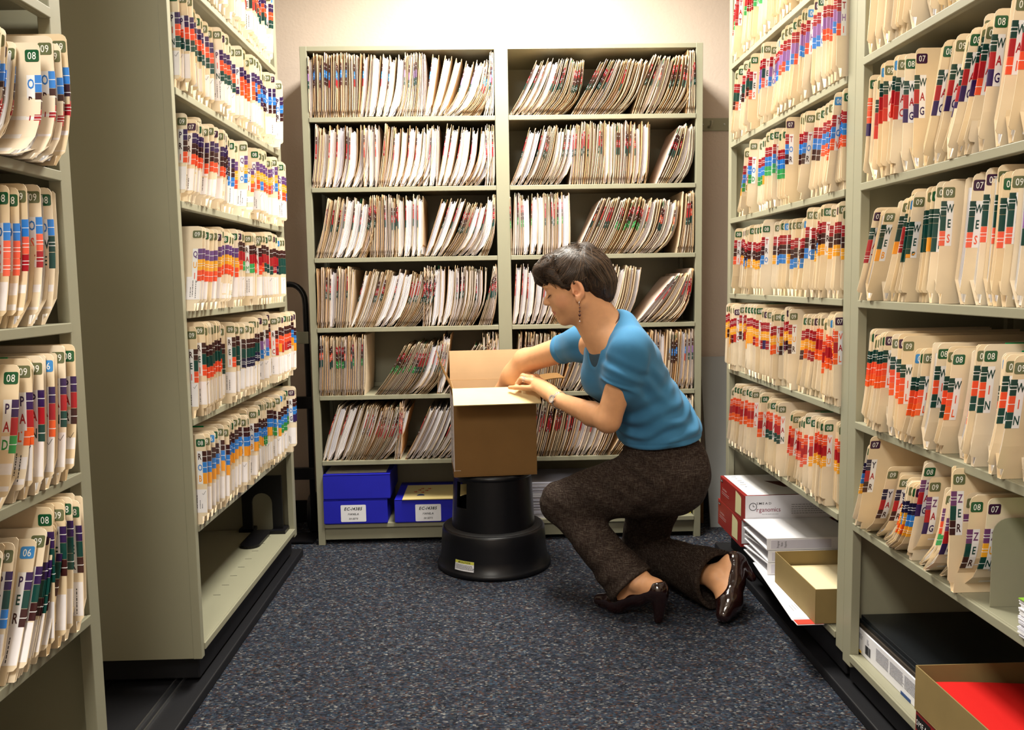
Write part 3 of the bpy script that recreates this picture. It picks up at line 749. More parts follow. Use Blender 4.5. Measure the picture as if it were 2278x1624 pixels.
for k, (x, y) in enumerate(((-.085, .10), (-.07, .13), (-.055, .09), (-.04, .12), (-.03, .15), (-.06, .155))):
    vv = [(x + .012 * (1 if i % 2 == 0 else .45) * math.cos(i * PI / 5), y + .012 * (1 if i % 2 == 0 else .45) * math.sin(i * PI / 5), .0034) for i in range(10)]
    b.add(vv + [(x, y, .0034)], [(i, (i + 1) % 10, 10) for i in range(10)], (.45, .03, .02))
b.add([(-.06 + .016 * math.cos(a * PI / 8), .035 + .028 * math.sin(a * PI / 8) , .0034) for a in range(9)], [tuple(range(9))], (.02, .04, .14))
o = b.build('cardboard_sheet', M_PR2, None, (-.296, .0, .1866)); prop(o, 'tan card sheet with small red stars lying on the blue carton', 'card sheet')
b = MB(); b.box(-.125, 0, 0, .12, .24, .002, (.55, .50, .36)); o = b.build('cardboard_sheet', M_PR2, None, (-.612, .02, .2945), rz=.02); prop(o, 'tan card sheet on the upper blue carton under the shelf', 'card sheet')
# reams of paper in the other bottom bay
for i in range(4):
    h = [.046, .030, .048, .022][i]; zz = zt + [0, .047, .0775, .126][i]
    b = MB(); n = 5
    for k in range(n): b.box(-.14 + rr.uniform(-.001, .001), rr.uniform(0, .002), h * k / n, .14 + rr.uniform(-.001, .001), .26, h * (k + .88) / n, rr.choice([(.62, .62, .72), (.55, .55, .66), (.70, .70, .78)]))
    o = b.build('paper_ream', M_PR2, None, (.235 + rr.uniform(-.006, .006), .012, zz))
    prop(o, ['pale lilac paper ream at the bottom of the pile behind the stool', 'thin pale paper ream second from the bottom behind the stool', 'thick pale paper ream second from the top behind the stool', 'thin pale paper ream on top of the pile behind the stool'][i], 'paper ream', 'paper reams in the bottom bay')
b = MB()
for k in range(5): b.box(-.02 - k * .004, .01, .007 * k, .018, .22, .007 * k + .006, (.75, .66, .02))
o = b.build('yellow_pad', M_PR2, None, (.748, .03, zt)); prop(o, 'bright yellow pad at the end of the bottom shelf behind the kneeling woman', 'paper pad')

# --- red and white folder cartons at the bottom of the T rack
zt = TZ[7] + LIP + .0005
def redbox(y0, y1, z0, z1, x0, label):
    t = empty('red_carton', (x0, (y0 + y1) / 2, z0)); prop(t, label, 'carton', 'red and white cartons')
    hy = (y1 - y0) / 2; h = z1 - z0; Wd = .33
    b = MB(); b.box(0, -hy, 0, Wd, hy, h); b.build('carton', M_REDB, t, bevel=.0015)
    b = MB()
    b.add([(.012, -hy + .006, h + .0006), (Wd, -hy + .006, h + .0006), (Wd, hy - .003, h + .0006), (.012, hy - .003, h + .0006)], [(0, 1, 2, 3)], (.80, .80, .82))
    b.add([(.003, -hy - .0006, h * .13), (Wd, -hy - .0006, h * .13), (Wd, -hy - .0006, h), (.003, -hy - .0006, h)], [(0, 1, 2, 3)], (.66, .65, .69))
    for k in range(6): b.box(.03 + rr.uniform(0, .01), hy - .03 - k * .03, h + .0008, .045 + rr.uniform(0, .01), hy - .026 - k * .03, h + .001, INK)
    b.add([(.13, hy - .10, h + .0010), (.19, hy - .11, h + .0010), (.22, hy - .20, h + .0010), (.17, hy - .19, h + .0010)], [(0, 1, 2, 3)], (.10, .02, .02))
    fn = lambda x, y: (.085 + x, -hy - .0010, h * .52 + y)
    put_text(b, 'rganomics', .0150, lambda x, y: (.082 + x, -hy - .0010, h * .47 + y), (.20, .02, .05), 0, '', .92, gap=.10)
    put_text(b, 'SMEAD', .0075, lambda x, y: (.066 + x, -hy - .0010, h * .70 + y), INK, 0, '', 1.25, gap=.34)
    for r0, r1 in ((.0135, .0115),):
        vv = []; n = 28
        for i in range(n): a = 2 * PI * i / n; vv += [(.029 + r0 * math.cos(a), -hy - .0011, h * .58 + r0 * math.sin(a)), (.029 + r1 * math.cos(a), -hy - .0011, h * .58 + r1 * math.sin(a))]
        b.add(vv, [(2 * i, 2 * ((i + 1) % n), 2 * ((i + 1) % n) + 1, 2 * i + 1) for i in range(n)], INK)
    b.box(.0282, -hy - .0013, h * .58, .0296, -hy - .0010, h * .58 + .008, INK); b.box(.0282, -hy - .0013, h * .58, .0350, -hy - .0010, h * .58 + .0014, INK)
    put_text(b, 'Save the world some work', .0032, lambda x, y: (.088 + x, -hy - .0010, h * .30 + y), INK, 0, '', 1.0)
    for k in range(5):
        x = .160
        while x < .27: l = rr.uniform(.004, .012); b.box(x, -hy - .0011, h * .30 + k * .0075, x + l, -hy - .0009, h * .30 + k * .0075 + .0022, (.25, .25, .27)); x += l + .0022
    b.build('printed_panels', M_PR2, t)
    b = MB(); yy = -hy + .09
    jag = [(yy + .035, h * .12), (yy + .030, h * .10), (yy - .030, h * .13), (yy - .034, h * .10), (yy - .036, h * .80), (yy - .028, h * .86), (yy + .030, h * .93)]
    b.add([(-.0008, y - .02, z) for y, z in jag], [tuple(range(len(jag)))], (.58, .54, .30)); b.build('manila_patch', M_PR2, t)
    b = MB(); f = lambda x, y, z=h * .5: (-.0008, hy - .06 - x, z + y)
    put_text(b, 'Eco-Folders', .0085, lambda x, y: f(x, y, h * .56), (.62, .40, .36), 0, '', .9)
    for k in range(2):
        x = -.035
        while x < .05: l = rr.uniform(.003, .008); b.box(-.0009, hy - .06 - x - l, h * (.42 - k * .07), -.0007, hy - .06 - x, h * (.42 - k * .07) + .0018, (.5, .3, .28)); x += l + .002
    b.box(-.0010, hy - .035, h - .018, -.0007, hy - .010, h - .010, (.01, .01, .01)); put_text(b, 'SMEAD', .0042, lambda x, y: (-.0013, hy - .0225 - x, h - .014 + y), (.75, .75, .75), 0, '', 1.0)
    b.build('end_print', M_PR2, t)
redbox(-.585, -.295, zt, .2385, .7885, 'red and white folder carton, lower one with its side against the white binders')
redbox(-.622, -.322, .2392, .331, .789, 'red and white folder carton printed with a clock logo, upper of the two')

# --- loose sheets, binders and carton tray on the same shelf
b = MB()
for k, c in enumerate([(.55, .56, .62), (.80, .80, .84), (.85, .85, .88)]):
    b.add([(-.03 + k * .006, -.30 + k * .012, k * .0008), (.26, -.30 + k * .012, k * .0008), (.26, .17, k * .0008), (.010 + k * .004, .17, k * .0008),
           (-.03 + k * .006, -.30 + k * .012, k * .0008 + .0006), (.26, -.30 + k * .012, k * .0008 + .0006), (.26, .17, k * .0008 + .0006), (.010 + k * .004, .17, k * .0008 + .0006)],
          [(0, 3, 2, 1), (4, 5, 6, 7), (0, 1, 5, 4), (1, 2, 6, 5), (2, 3, 7, 6), (3, 0, 4, 7)], c)
for k in range(3):
    x = -.004 + k * .009; b.box(x, -.24 + k * .006, .0025, x + .001, -.20 + k * .004, .0027, INK)
o = b.build('paper_sheets', M_PR2, None, (.771, -.915, zt)); o.name = 'loose_paper'; prop(o, 'loose white pages jutting over the shelf lip beneath the carton tray', 'paper')
b = MB(); b.box(-.052, -.012, -.0005, .02, .02, .0006, (.62, .62, .66)); b.box(-.050, -.010, .0007, .02, .02, .0022, (.62, .05, .03)); o = b.build('red_folder', M_PR2, None, (.795, -1.236, zt + .0006)); prop(o, 'red folder corner poking out below the carton tray', 'folder')
zb = zt + .0032
for i in range(3):
    z0 = zb + (2 - i) * .0388; t = empty('ring_binder', (.785 + [0, .004, .002][i], -.870, z0))
    prop(t, ['white ring binder with handwritten spine, top of the three', 'white ring binder with small cream spine sticker, middle of the three', 'white ring binder at the bottom of the three'][i], 'binder', 'white ring binders')
    sw = .290; dp = .245
    b = MB(); b.box(0, 0, 0, sw, .003, .0375); b.build('spine', M_VINYL, t, bevel=.0008)
    b = MB(); b.add([(0, .003, .0), (sw, .003, .0), (sw, dp, .0), (0, dp, .0), (0, .003, .003), (sw, .003, .003), (sw, dp, .003), (0, dp, .003)], [(0, 3, 2, 1), (4, 5, 6, 7), (0, 1, 5, 4), (1, 2, 6, 5), (2, 3, 7, 6), (3, 0, 4, 7)])
    b.build('cover', M_VINYL, t)
    rise = -.008 if i == 0 else -.020
    b = MB(); zc = .0345
    b.add([(0, .003, zc), (sw, .003, zc), (sw, dp, zc + rise), (0, dp, zc + rise), (0, .003, zc + .003), (sw, .003, zc + .003), (sw, dp, zc + .003 + rise), (0, dp, zc + .003 + rise)], [(0, 3, 2, 1), (4, 5, 6, 7), (0, 1, 5, 4), (1, 2, 6, 5), (2, 3, 7, 6), (3, 0, 4, 7)])
    b.build('cover', M_VINYL, t)
    b = MB(); b.box(.03, .010, .003, .26, .020, .006)
    for x in (.05, .145, .24): b.tube([(x, .014 + .012 * math.cos(a) * 1.0, .018 + .012 * math.sin(a)) for a in [k * PI / 6 for k in range(12)]], .0014, 6, closed=True)
    b.build('rings', M_STEEL, t)
    b = MB(); b.box(.012, -.0008, .005, .20, 0, .032, (.60, .58, .66))
    if i == 0:
        for k, tx in enumerate(('Progress', 'Note', 'Reports')):
            put_text(b, tx, .0068, lambda x, y, k=k: (.034 + k * .0115 - y, -.0012, .0185 + x * .55), INK, 0, 'b' if False else '', 1.0)
    if i == 1: b.box(.024, -.0014, .007, .040, -.0008, .030, (.75, .68, .45))
    b.build('spine_label', M_PR2, t)
def tray(x0, x1, y0, y1, z0, h, m, label, fill, fillcol, name='carton_tray'):
    t = empty(name, ((x0 + x1) / 2, (y0 + y1) / 2, z0)); prop(t, label, 'carton tray', 'open carton trays')
    hx, hy = (x1 - x0) / 2, (y1 - y0) / 2; k = .0025
    b = MB(); b.box(-hx, -hy, 0, hx, hy, k); b.box(-hx, -hy, k, -hx + k, hy, h); b.box(hx - k, -hy, k, hx, hy, h); b.box(-hx + k, -hy, k, hx - k, -hy + k, h); b.box(-hx + k, hy - k, k, hx - k, hy, h)
    b.build('tray_body', m, t, bevel=.0006)
    return t, hx, hy
t, hx, hy = tray(.790, 1.12, -1.248, -.930, zt + .0032, .094, M_OLIVEKRAFT, 'open tan carton tray holding manila folders beside the white binders', None, None)
b = MB(); b.box(-hx + .012, -hy + .006, .003, hx - .01, hy - .01, .052, (.70, .56, .32)); b.box(-hx + .03, -hy + .02, .052, hx - .01, hy - .03, .054, (.78, .66, .42)); o = b.build('manila_folders', M_PR2, None, tuple(t.location)); o.name = 'manila_folder_pack'; prop(o, 'pack of blank manila folders inside the tan carton tray', 'folder pack')

# --- bottom shelf of the W rack
zt = WZ[7 - 0] + LIP + .0005
t = empty('white_carton', (.857, -1.50, zt)); prop(t, 'flat white carton with printed side and barcode under the black binders', 'carton')
b = MB(); b.box(0, -.165, 0, .28, .155, .062, (.74, .74, .78)); b.build('carton', M_PR2, t, bevel=.001)
b = MB()
for blk, (ya, yb) in enumerate(((.142, .118), (.09, .082), (.04, -.02), (-.03, -.09), (-.10, -.15))):
    for k in range(9 if blk > 1 else 4):
        y = ya
        while y > yb: l = rr.uniform(.002, .007); b.box(-.0009, y - l, .050 - k * .0036, -.0005, y, .0512 - k * .0036, (.22, .22, .26)); y -= l + .0014
for k in range(11):
    b.box(-.0010, .098 - k * .0026 - rr.choice((.0007, .0014)), .012, -.0005, .098 - k * .0026, .034, INK)
b.box(-.0010, .120, .002, -.0005, .140, .008, (.75, .45, .04)); b.box(-.0010, -.13, .0, -.0005, -.085, .008, (.02, .06, .20))
b.build('printed_side', M_PR2, t)
for i in range(3):
    zz = zt + .0625 + i * .0095
    b = MB(); b.box(0, -.16 + i * .002, 0, .29, .15, .009); o = b.build('black_binder', M_BLACKV if i != 0 else mat('dark_board', (.03, .02, .012), .6), None, (.860 + i * .004, -1.50, zz), bevel=.001)
    prop(o, ['dark brown board at the bottom of the flat stack on the white carton', 'thin black folder in the middle of the stack on the white carton', 'black vinyl folder on top of the stack on the white carton'][i], 'folder', 'flat dark folders')
t, hx, hy = tray(.800, 1.15, -2.20, -1.755, zt + .0560, .093, M_OLIVEKRAFT, 'open tan carton tray full of red folders, on a red carton', None, None)
b = MB(); n = 8; vv = []
for i in range(n + 1):
    x = -hx + .012 + (2 * hx - .03) * i / n; z = .080 - .02 * (i / n) ** 1.5
    vv += [(x, hy - .04, z - .004), (x, -hy + .02, z + .004), (x, hy - .04, .004), (x, -hy + .02, .004)]
ff = []
for i in range(n): a = 4 * i; ff += [(a, a + 1, a + 5, a + 4), (a + 2, a + 6, a + 7, a + 3), (a, a + 4, a + 6, a + 2), (a + 1, a + 3, a + 7, a + 5)]
ff += [(0, 2, 3, 1), (4 * n, 4 * n + 1, 4 * n + 3, 4 * n + 2)]
b.add(vv, ff, (.62, .012, .010)); o = b.build('red_folder', M_PR2, None, tuple(t.location)); prop(o, 'bright red folders lying in the open tan carton tray', 'folder pack')
t = empty('red_carton', (.802, -1.9775, zt)); prop(t, 'low red carton with white logo supporting the tray of red folders', 'carton', 'red and white cartons')
b = MB(); b.box(0, -.22, 0, .34, .22, .055); b.build('carton', M_REDB, t, bevel=.001)
b = MB(); b.box(-.0009, .16, .018, -.0004, .215, .048, (.01, .008, .008)); put_text(b, 'SMEAD', .0115, lambda x, y: (-.0013, .187 - x, .033 + y), (.75, .75, .75), 0, '', .9, gap=.3)
b.add([(-.0012, .15, .004), (-.0012, .10, .004), (-.0012, .14, .05)], [(0, 1, 2)], (.8, .8, .84)); b.build('end_print', M_PR2, t)
# bookend and green-topped paper pile on the shelf above
zs = WZ[6] + LIP + .0004
b = MB(); r = .03; pts = []
for cx, cz, a0_ in ((.24 - r, .165 - r, 0), (r, .165 - r, 90)):
    for k in range(7): a = math.radians(a0_ + k * 15); pts.append((cx + r * math.cos(a), cz + r * math.sin(a)))
pts = [(.24, 0)] + pts + [(0, 0)]; n = len(pts)
b.add([(x, 0, z) for x, z in pts] + [(x, .0015, z) for x, z in pts], [tuple(range(n)), tuple(range(n, 2 * n))[::-1]] + [(i, (i + 1) % n, n + (i + 1) % n, n + i) for i in range(n)])
b.box(.05, -.12, 0, .19, 0, .0015)
o = b.build('bookend', M_PAINT, None, (.845, -1.925, zs)); prop(o, 'grey-green steel bookend closing the fifth shelf of the W rack', 'bookend')
b = MB()
for k in range(26): b.box(rr.uniform(0, .004), -.14, k * .0024, .21, .14 + rr.uniform(-.003, .003), k * .0024 + .0019, rr.choice([(.82, .82, .86), (.72, .72, .80), (.86, .86, .88)]))
b.box(.0, -.14, .0625, .21, .141, .0640, (.22, .45, .04))
o = b.build('paper_pile', M_PR2, None, (.820, -2.185, zs)); prop(o, 'pile of white sheets topped with a green sheet beside the bookend', 'paper pile')

# --- black bookend on the empty bottom shelf of the R rack
zs = LZ[7] + LIP + .0004
t = empty('bookend', (-.925, -.26, zs)); prop(t, 'black plastic bookend with arched cut-out on the empty bottom shelf', 'bookend')
b = MB(); hw, hh, aw, ah = .075, .215, .038, .150
o_ = [(-hw, 0), (-hw, hh), (hw, hh), (hw, 0)]; arch = [(-aw, .004)] + [(aw * math.cos(PI - k * PI / 10), ah - aw + aw * math.sin(k * PI / 10)) for k in range(11)] + [(aw, .004)]
N = len(arch); ob = [(-hw, 0)] + [(-hw + 2 * hw * k / (N - 3), hh) for k in range(N - 2)] + [(hw, 0)]
vv = [(x, 0, z) for x, z in ob] + [(x, 0, z) for x, z in arch] + [(x, .012, z) for x, z in ob] + [(x, .012, z) for x, z in arch]
ff = []
for i in range(N - 1): ff += [(i, i + 1, N + i + 1, N + i), (2 * N + i, 3 * N + i, 3 * N + i + 1, 2 * N + i + 1), (i, 2 * N + i, 2 * N + i + 1, i + 1), (N + i, N + i + 1, 3 * N + i + 1, 3 * N + i)]
b.add(vv, ff); b.build('upright', M_BLACK, t)
b = MB(); pts = [(-.035, 0)] + [(.035 * math.cos(PI + k * PI / 10), -.17 + .035 * math.sin(PI + k * PI / 10)) for k in range(11)] + [(.035, 0)]; n = len(pts)
b.add([(x, y, 0) for x, y in pts] + [(x, y, .010) for x, y in pts], [tuple(range(n))[::-1], tuple(range(n, 2 * n))] + [(i, (i + 1) % n, n + (i + 1) % n, n + i) for i in range(n)])
b.box(.035, -.03, 0, .090, .05, .012); b.box(-.09, -.0, 0, -.035, .05, .012); b.build('foot', M_BLACK, t)
sr = [o for o in bpy.data.objects if o.name == 'side_rack'][0]
b = MB()
for k in range(8): b.box(-.010 + .02 * 0, 0, 0, .0, 0, 0) if False else b.box(.950 - k * .0835 + 0.0, .066, LZ[7] + LIP, .952 - k * .0835, .088, LZ[7] + LIP + .0004, (.01, .01, .01))
b.build('slot_marks', M_PR2, sr)

# --- against the back wall
t = empty('coat_hook', (.930, .36, 1.728)); prop(t, 'cream coat hook plate screwed to the back wall', 'coat hook')
b = MB(); b.box(-.065, -.006, -.028, .075, 0, .028); b.build('plate', M_PAINT, t, bevel=.003)
b = MB(); b.tube([(-.018, -.006, -.010), (-.018, -.030, -.014), (-.018, -.045, -.004), (-.018, -.048, .010)], [.006, .005, .005, .007], 8); b.build('hook', M_PAINT, t, smooth=True)
b = MB()
for x in (-.045, .05): b.lathe([(.004, 0), (.003, .002), (.001, .0025)], 10, (x, 0, 0))
bb = MB(); bb.add([(v[0], -.006 - v[2], v[1]) for v in b.v], b.f); bb.build('screw', M_STEEL, t)
b = MB(); b.add([(.0, .0, 0), (.30, .0, 0), (.30, .20, .715), (0, .20, .715), (.0, .012, 0), (.30, .012, 0), (.30, .212, .715), (0, .212, .715)], [(0, 1, 2, 3), (7, 6, 5, 4), (0, 4, 5, 1), (1, 5, 6, 2), (2, 6, 7, 3), (3, 7, 4, 0)])
o = b.build('grey_board', M_GREYB, None, (.872, .125, .0)); prop(o, 'grey board leaning on the back wall behind the T rack', 'board')
b = MB(); b.box(0, 0, 0, .045, .012, .155); o = b.build('cardboard_piece', M_KRAFT, None, (.812, .19, .0)); prop(o, 'upright strip of brown cardboard beside the back rack foot', 'cardboard')

# --- hand truck behind the end of the R rack
t = empty('hand_truck', (-.93, .12, 0)); prop(t, 'black tubular hand truck parked between the R rack and the back rack', 'hand truck')
b = MB(); pts = [(.115, 0, .03), (.115, 0, .98)] + [(.055 + .06 * math.cos(k * PI / 12), 0, .99 + .075 * math.sin(k * PI / 12)) for k in range(1, 7)] + [(-.055 - .06 * math.sin(k * PI / 12), 0, .99 + .075 * math.cos(k * PI / 12)) for k in range(0, 6)] + [(-.115, 0, .98), (-.115, 0, .03)]
b.tube(pts, .012, 12); b.build('frame_tube', M_BLACK, t, smooth=True)
for z in (.25, .55, .82):
    b = MB(); b.box(-.125, -.014, z, .125, .010, z + .05); b.build('cross_brace', M_PAINT if z > .8 else M_BLACK, t, bevel=.002)
b = MB(); b.box(-.13, -.10, .006, .13, .03, .012); b.build('toe_plate', M_BLACK, t)
for s_ in (-1, 1):
    b = MB(); b.lathe([(.02, -.02), (.075, -.02), (.085, -.012), (.085, .012), (.075, .02), (.02, .02)], 28)
    bb = MB(); bb.add([(s_ * .10 + v[2], .09 + v[0], .0855 + v[1]) for v in b.v], b.f); bb.build('wheel', M_BLACK, t, smooth=True)

# ------------------------------------------------------------------ the kneeling woman, modelled as smooth distance fields
def V(*a): return np.array(a, dtype=np.float64)
def nrm(a): a = np.array(a, float); return a / np.linalg.norm(a)
def rcone(P, a, b, r1, r2):
    a, b = np.array(a, float), np.array(b, float); ba = b - a; l2 = ba @ ba; rr = r1 - r2; a2 = l2 - rr * rr; il2 = 1 / l2
    pa = P - a; y = pa @ ba; z = y - l2
    x2 = ((pa * l2 - y[:, None] * ba) ** 2).sum(1); y2 = y * y * l2; z2 = z * z * l2
    k = np.sign(rr) * rr * rr * x2
    o = (np.sqrt(x2 * a2 * il2) + y * rr) * il2 - r1
    m1 = np.sign(z) * a2 * z2 > k; m2 = np.sign(y) * a2 * y2 < k
    return np.where(m1, np.sqrt(x2 + z2) * il2 - r2, np.where(m2, np.sqrt(x2 + y2) * il2 - r1, o))
def ell(P, c, r, ax=None):
    q = P - np.array(c, float)
    if ax is not None: q = q @ np.array(ax, float).T
    r = np.array(r, float)
    k0 = np.sqrt(((q / r) ** 2).sum(1)) + 1e-9; k1 = np.sqrt(((q / (r * r)) ** 2).sum(1)) + 1e-9
    return k0 * (k0 - 1) / k1
def smin(a, b, k):
    h = np.maximum(k - np.abs(a - b), 0) / k     # k may vary over space
    return np.minimum(a, b) - h * h * k * .25
def smax(a, b, k): return -smin(-a, -b, k)
def uni(ds, k):
    o = ds[0]
    for d in ds[1:]: o = smin(o, d, k)
    return o
def chain(P, pts, k=.01):
    return uni([rcone(P, pts[i][0], pts[i + 1][0], pts[i][1], pts[i + 1][1]) for i in range(len(pts) - 1)], k)
def plane(P, p, n): return (P - np.array(p, float)) @ nrm(n)
def fold(P, f, ph=0): return np.sin(P @ np.array(f, float) + ph)

def mesh_sdf(fn, lo, hi, h, name, m, parent, colfn=None, B=20):
    lo = np.array(lo, float); n = np.ceil((np.array(hi) - lo) / h / B).astype(int)
    G = np.full(tuple(n * B + 1), 1.0, dtype=np.float32)
    cs = (np.indices(n).reshape(3, -1).T + .5) * B * h + lo
    dc = fn(cs); R = B * h * .5 * 1.7321 * 1.15 + .004
    g = np.arange(B + 1)
    loc = np.stack(np.meshgrid(g, g, g, indexing='ij'), -1).reshape(-1, 3) * h
    for idx, c, d in zip(np.indices(n).reshape(3, -1).T, cs, dc):
        i, j, k = idx * B
        if abs(d) > R:
            if d < 0: G[i:i + B + 1, j:j + B + 1, k:k + B + 1] = np.minimum(G[i:i + B + 1, j:j + B + 1, k:k + B + 1], -.5)
            continue
    for idx, c, d in zip(np.indices(n).reshape(3, -1).T, cs, dc):
        i, j, k = idx * B
        if abs(d) <= R:
            G[i:i + B + 1, j:j + B + 1, k:k + B + 1] = fn(loc + lo + idx * B * h).reshape(B + 1, B + 1, B + 1)
    S = G < 0
    nx, ny, nz = (s - 1 for s in G.shape)
    cnt = np.zeros((nx, ny, nz), np.int8)
    for a in (0, 1):
        for b_ in (0, 1):
            for c in (0, 1): cnt += S[a:a + nx, b_:b_ + ny, c:c + nz]
    act = np.argwhere((cnt > 0) & (cnt < 8)); vid = np.full((nx, ny, nz), -1, np.int32); vid[tuple(act.T)] = np.arange(len(act))
    pos = np.zeros((len(act), 3)); wt = np.zeros(len(act))
    for ax in range(3):
        o1, o2 = [q for q in range(3) if q != ax]
        for a in (0, 1):
            for b_ in (0, 1):
                p0 = act.copy(); p0[:, o1] += a; p0[:, o2] += b_; p1 = p0.copy(); p1[:, ax] += 1
                f0 = G[tuple(p0.T)].astype(float); f1 = G[tuple(p1.T)].astype(float); mk = (f0 < 0) != (f1 < 0)
                t = np.where(mk, f0 / np.where(mk, f0 - f1, 1), 0); q = p0.astype(float); q[:, ax] += t
                pos[mk] += q[mk]; wt[mk] += 1
    pos = pos / wt[:, None] * h + lo
    quads = []
    for ax in range(3):
        o1, o2 = (ax + 1) % 3, (ax + 2) % 3
        sl0 = [slice(None)] * 3; sl1 = [slice(None)] * 3; sl0[ax] = slice(0, -1); sl1[ax] = slice(1, None)
        D = S[tuple(sl0)] != S[tuple(sl1)]; e = np.argwhere(D)
        e = e[(e[:, o1] > 0) & (e[:, o2] > 0) & (e[:, o1] < G.shape[o1] - 1) & (e[:, o2] < G.shape[o2] - 1)]
        ins = S[tuple(e.T)]
        def vv(d1, d2):
            q = e.copy(); q[:, o1] -= d1; q[:, o2] -= d2; return vid[tuple(q.T)]
        Q = np.stack([vv(1, 1), vv(0, 1), vv(0, 0), vv(1, 0)], 1); Q[~ins] = Q[~ins][:, ::-1]; quads.append(Q)
    Q = np.concatenate(quads); Q = Q[(Q >= 0).all(1)]
    me = bpy.data.meshes.new(name)
    me.vertices.add(len(pos)); me.vertices.foreach_set('co', pos.astype(np.float32).ravel())
    me.loops.add(len(Q) * 4); me.loops.foreach_set('vertex_index', Q.astype(np.int32).ravel())
    me.polygons.add(len(Q)); me.polygons.foreach_set('loop_start', np.arange(len(Q), dtype=np.int32) * 4); me.polygons.foreach_set('loop_total', np.full(len(Q), 4, np.int32))
    me.update(calc_edges=True); me.polygons.foreach_set('use_smooth', [True] * len(Q))
    for mm in (m if isinstance(m, (list, tuple)) else [m]): me.materials.append(mm)
    at = me.color_attributes.new('Col', 'FLOAT_COLOR', 'POINT'); a = np.ones((len(pos), 4), np.float32)
    a[:, :3] = colfn(pos) if colfn else .8
    at.data.foreach_set('color', a.ravel())
    o = bpy.data.objects.new(name, me); C.objects.link(o)
    if parent: o.parent = parent
    return o

# frames
EC = V(.203, -.785, 1.022); HF = nrm((-.917, 0, -.40)); HU = nrm((-.40, 0, .917)); HN = V(0, -1, 0); HAX = np.array([HF, HU, HN])
def hp(a, b_, c=0.0): return EC + HF * a + HU * b_ + HN * c
TS = nrm((-.387, -.221, .895)); TL = nrm((.42, -.907, 0)); TL = nrm(TL - TS * (TL @ TS)); TF = np.cross(TL, TS); TF = TF if TF[0] < 0 else -TF
TAX = np.array([TF, TL, TS])
SH1, EL1, WR1 = V(.365, -.872, .860), V(.300, -.835, .632), V(.163, -.605, .668)
SH2, EL2, WR2 = V(.250, -.610, .858), V(.069, -.378, .776), V(-.054, -.290, .610)

def head_sdf(P):
    L = (P - EC) @ HAX.T; Ls = L.copy(); Ls[:, 2] = np.abs(L[:, 2])       # mirrored across the face
    d = ell(L, (-.014, .052, 0), (.092, .082, .073))
    d = smin(d, ell(L, (.030, -.006, 0), (.050, .074, .056)), .03)
    d = smin(d, rcone(Ls, (-.005, -.030, .046), (.058, -.062, .008), .018, .015), .026)
    d = smin(d, ell(Ls, (.040, -.008, .034), (.026, .028, .024)), .02)
    d = smin(d, ell(L, (.060, -.060, 0), (.016, .014, .018)), .014)
    d = smin(d, rcone(Ls, (.066, .052, .006), (.052, .050, .040), .011, .010), .016)
    d = smax(d, -ell(Ls, (.086, .034, .032), (.018, .014, .018)), .012)
    d = smin(d, ell(Ls, (.0625, .033, .031), (.0125, .0115, .014)), .006)
    d = smin(d, chain(L, [((.066, .046, 0), .0055), ((.079, .022, 0), .0068), ((.0895, .009, 0), .0088)], .006), .012)
    d = smax(d, -ell(L, (.0875, .043, 0), (.0125, .014, .022)), .010)
    d = smin(d, ell(Ls, (.080, .004, .0095), (.010, .007, .0065)), .006)
    d = smin(d, ell(L, (.066, -.030, 0), (.016, .020, .024)), .012)
    d = smin(d, rcone(Ls, (.0785, -.0235, .004), (.070, -.0265, .019), .0050, .0028), .004)
    d = smin(d, rcone(Ls, (.0775, -.0335, .0), (.0700, -.0300, .017), .0058, .0030), .004)
    d = smax(d, -rcone(Ls, (.0860, -.0288, 0), (.0745, -.0292, .020), .0022, .0012), .003)
    # ears
    ec = (-.010, .012, .0735); ea = nrm((.25, 0, .97))
    E_ = ell(Ls, ec, (.0185, .033, .0085)); E_ = smax(E_, -ell(Ls, (-.006, .015, .0835), (.0110, .0220, .0115)), .003)
    E_ = smin(E_, ell(Ls, (.002, -.018, .074), (.0085, .011, .0055)), .006); E_ = smin(E_, ell(Ls, (.006, .006, .075), (.0045, .006, .005)), .004)
    E_ = smax(E_, -ell(Ls, (-.001, .003, .081), (.0065, .0085, .012)), .003)
    d = smin(d, E_, .006)
    return d
NB = V(.318, -.775, .905)
def neck_sdf(P):
    return uni([rcone(P, hp(-.028, -.030), NB, .050, .056), rcone(P, hp(.0, -.045), V(.268, -.785, .90), .040, .044)], .03)

def finger(P, pts, k=.004): return chain(P, pts, k)
F1 = {'pinky': [(V(.088, -.492, .694), .0105), (V(.052, -.470, .6935), .0088), (V(.028, -.456, .6925), .0080), (V(.008, -.444, .6915), .0066)],
      'ring': [(V(.083, -.474, .714), .0112), (V(.050, -.458, .722), .0095), (V(.036, -.446, .704), .0086), (V(.043, -.436, .690), .0074)],
      'middle': [(V(.088, -.454, .724), .0115), (V(.056, -.434, .730), .0098), (V(.043, -.420, .711), .0088), (V(.050, -.410, .696), .0076)],
      'index': [(V(.104, -.436, .724), .0115), (V(.076, -.412, .727), .0098), (V(.063, -.398, .708), .0088), (V(.068, -.388, .694), .0076)]}
def hand1_sdf(P):
    d = uni([rcone(P, WR1, V(.098, -.492, .698), .0255, .0150), rcone(P, WR1 + V(0, 0, .004), V(.110, -.455, .712), .0255, .0160), rcone(P, V(.142, -.560, .686), V(.094, -.470, .712), .0230, .0160)], .016)
    for f in F1.values(): d = smin(d, finger(P, f), .0055)
    d = smin(d, chain(P, [(V(.150, -.560, .682), .015), (V(.146, -.505, .690), .0135), (V(.128, -.462, .690), .0105), (V(.112, -.440, .690), .0085)], .006), .010)
    for k in ('ring', 'middle', 'index'): d = smin(d, ell(P, F1[k][0][0] + V(0, 0, .004), (.0105, .0105, .0085)), .006)
    return d
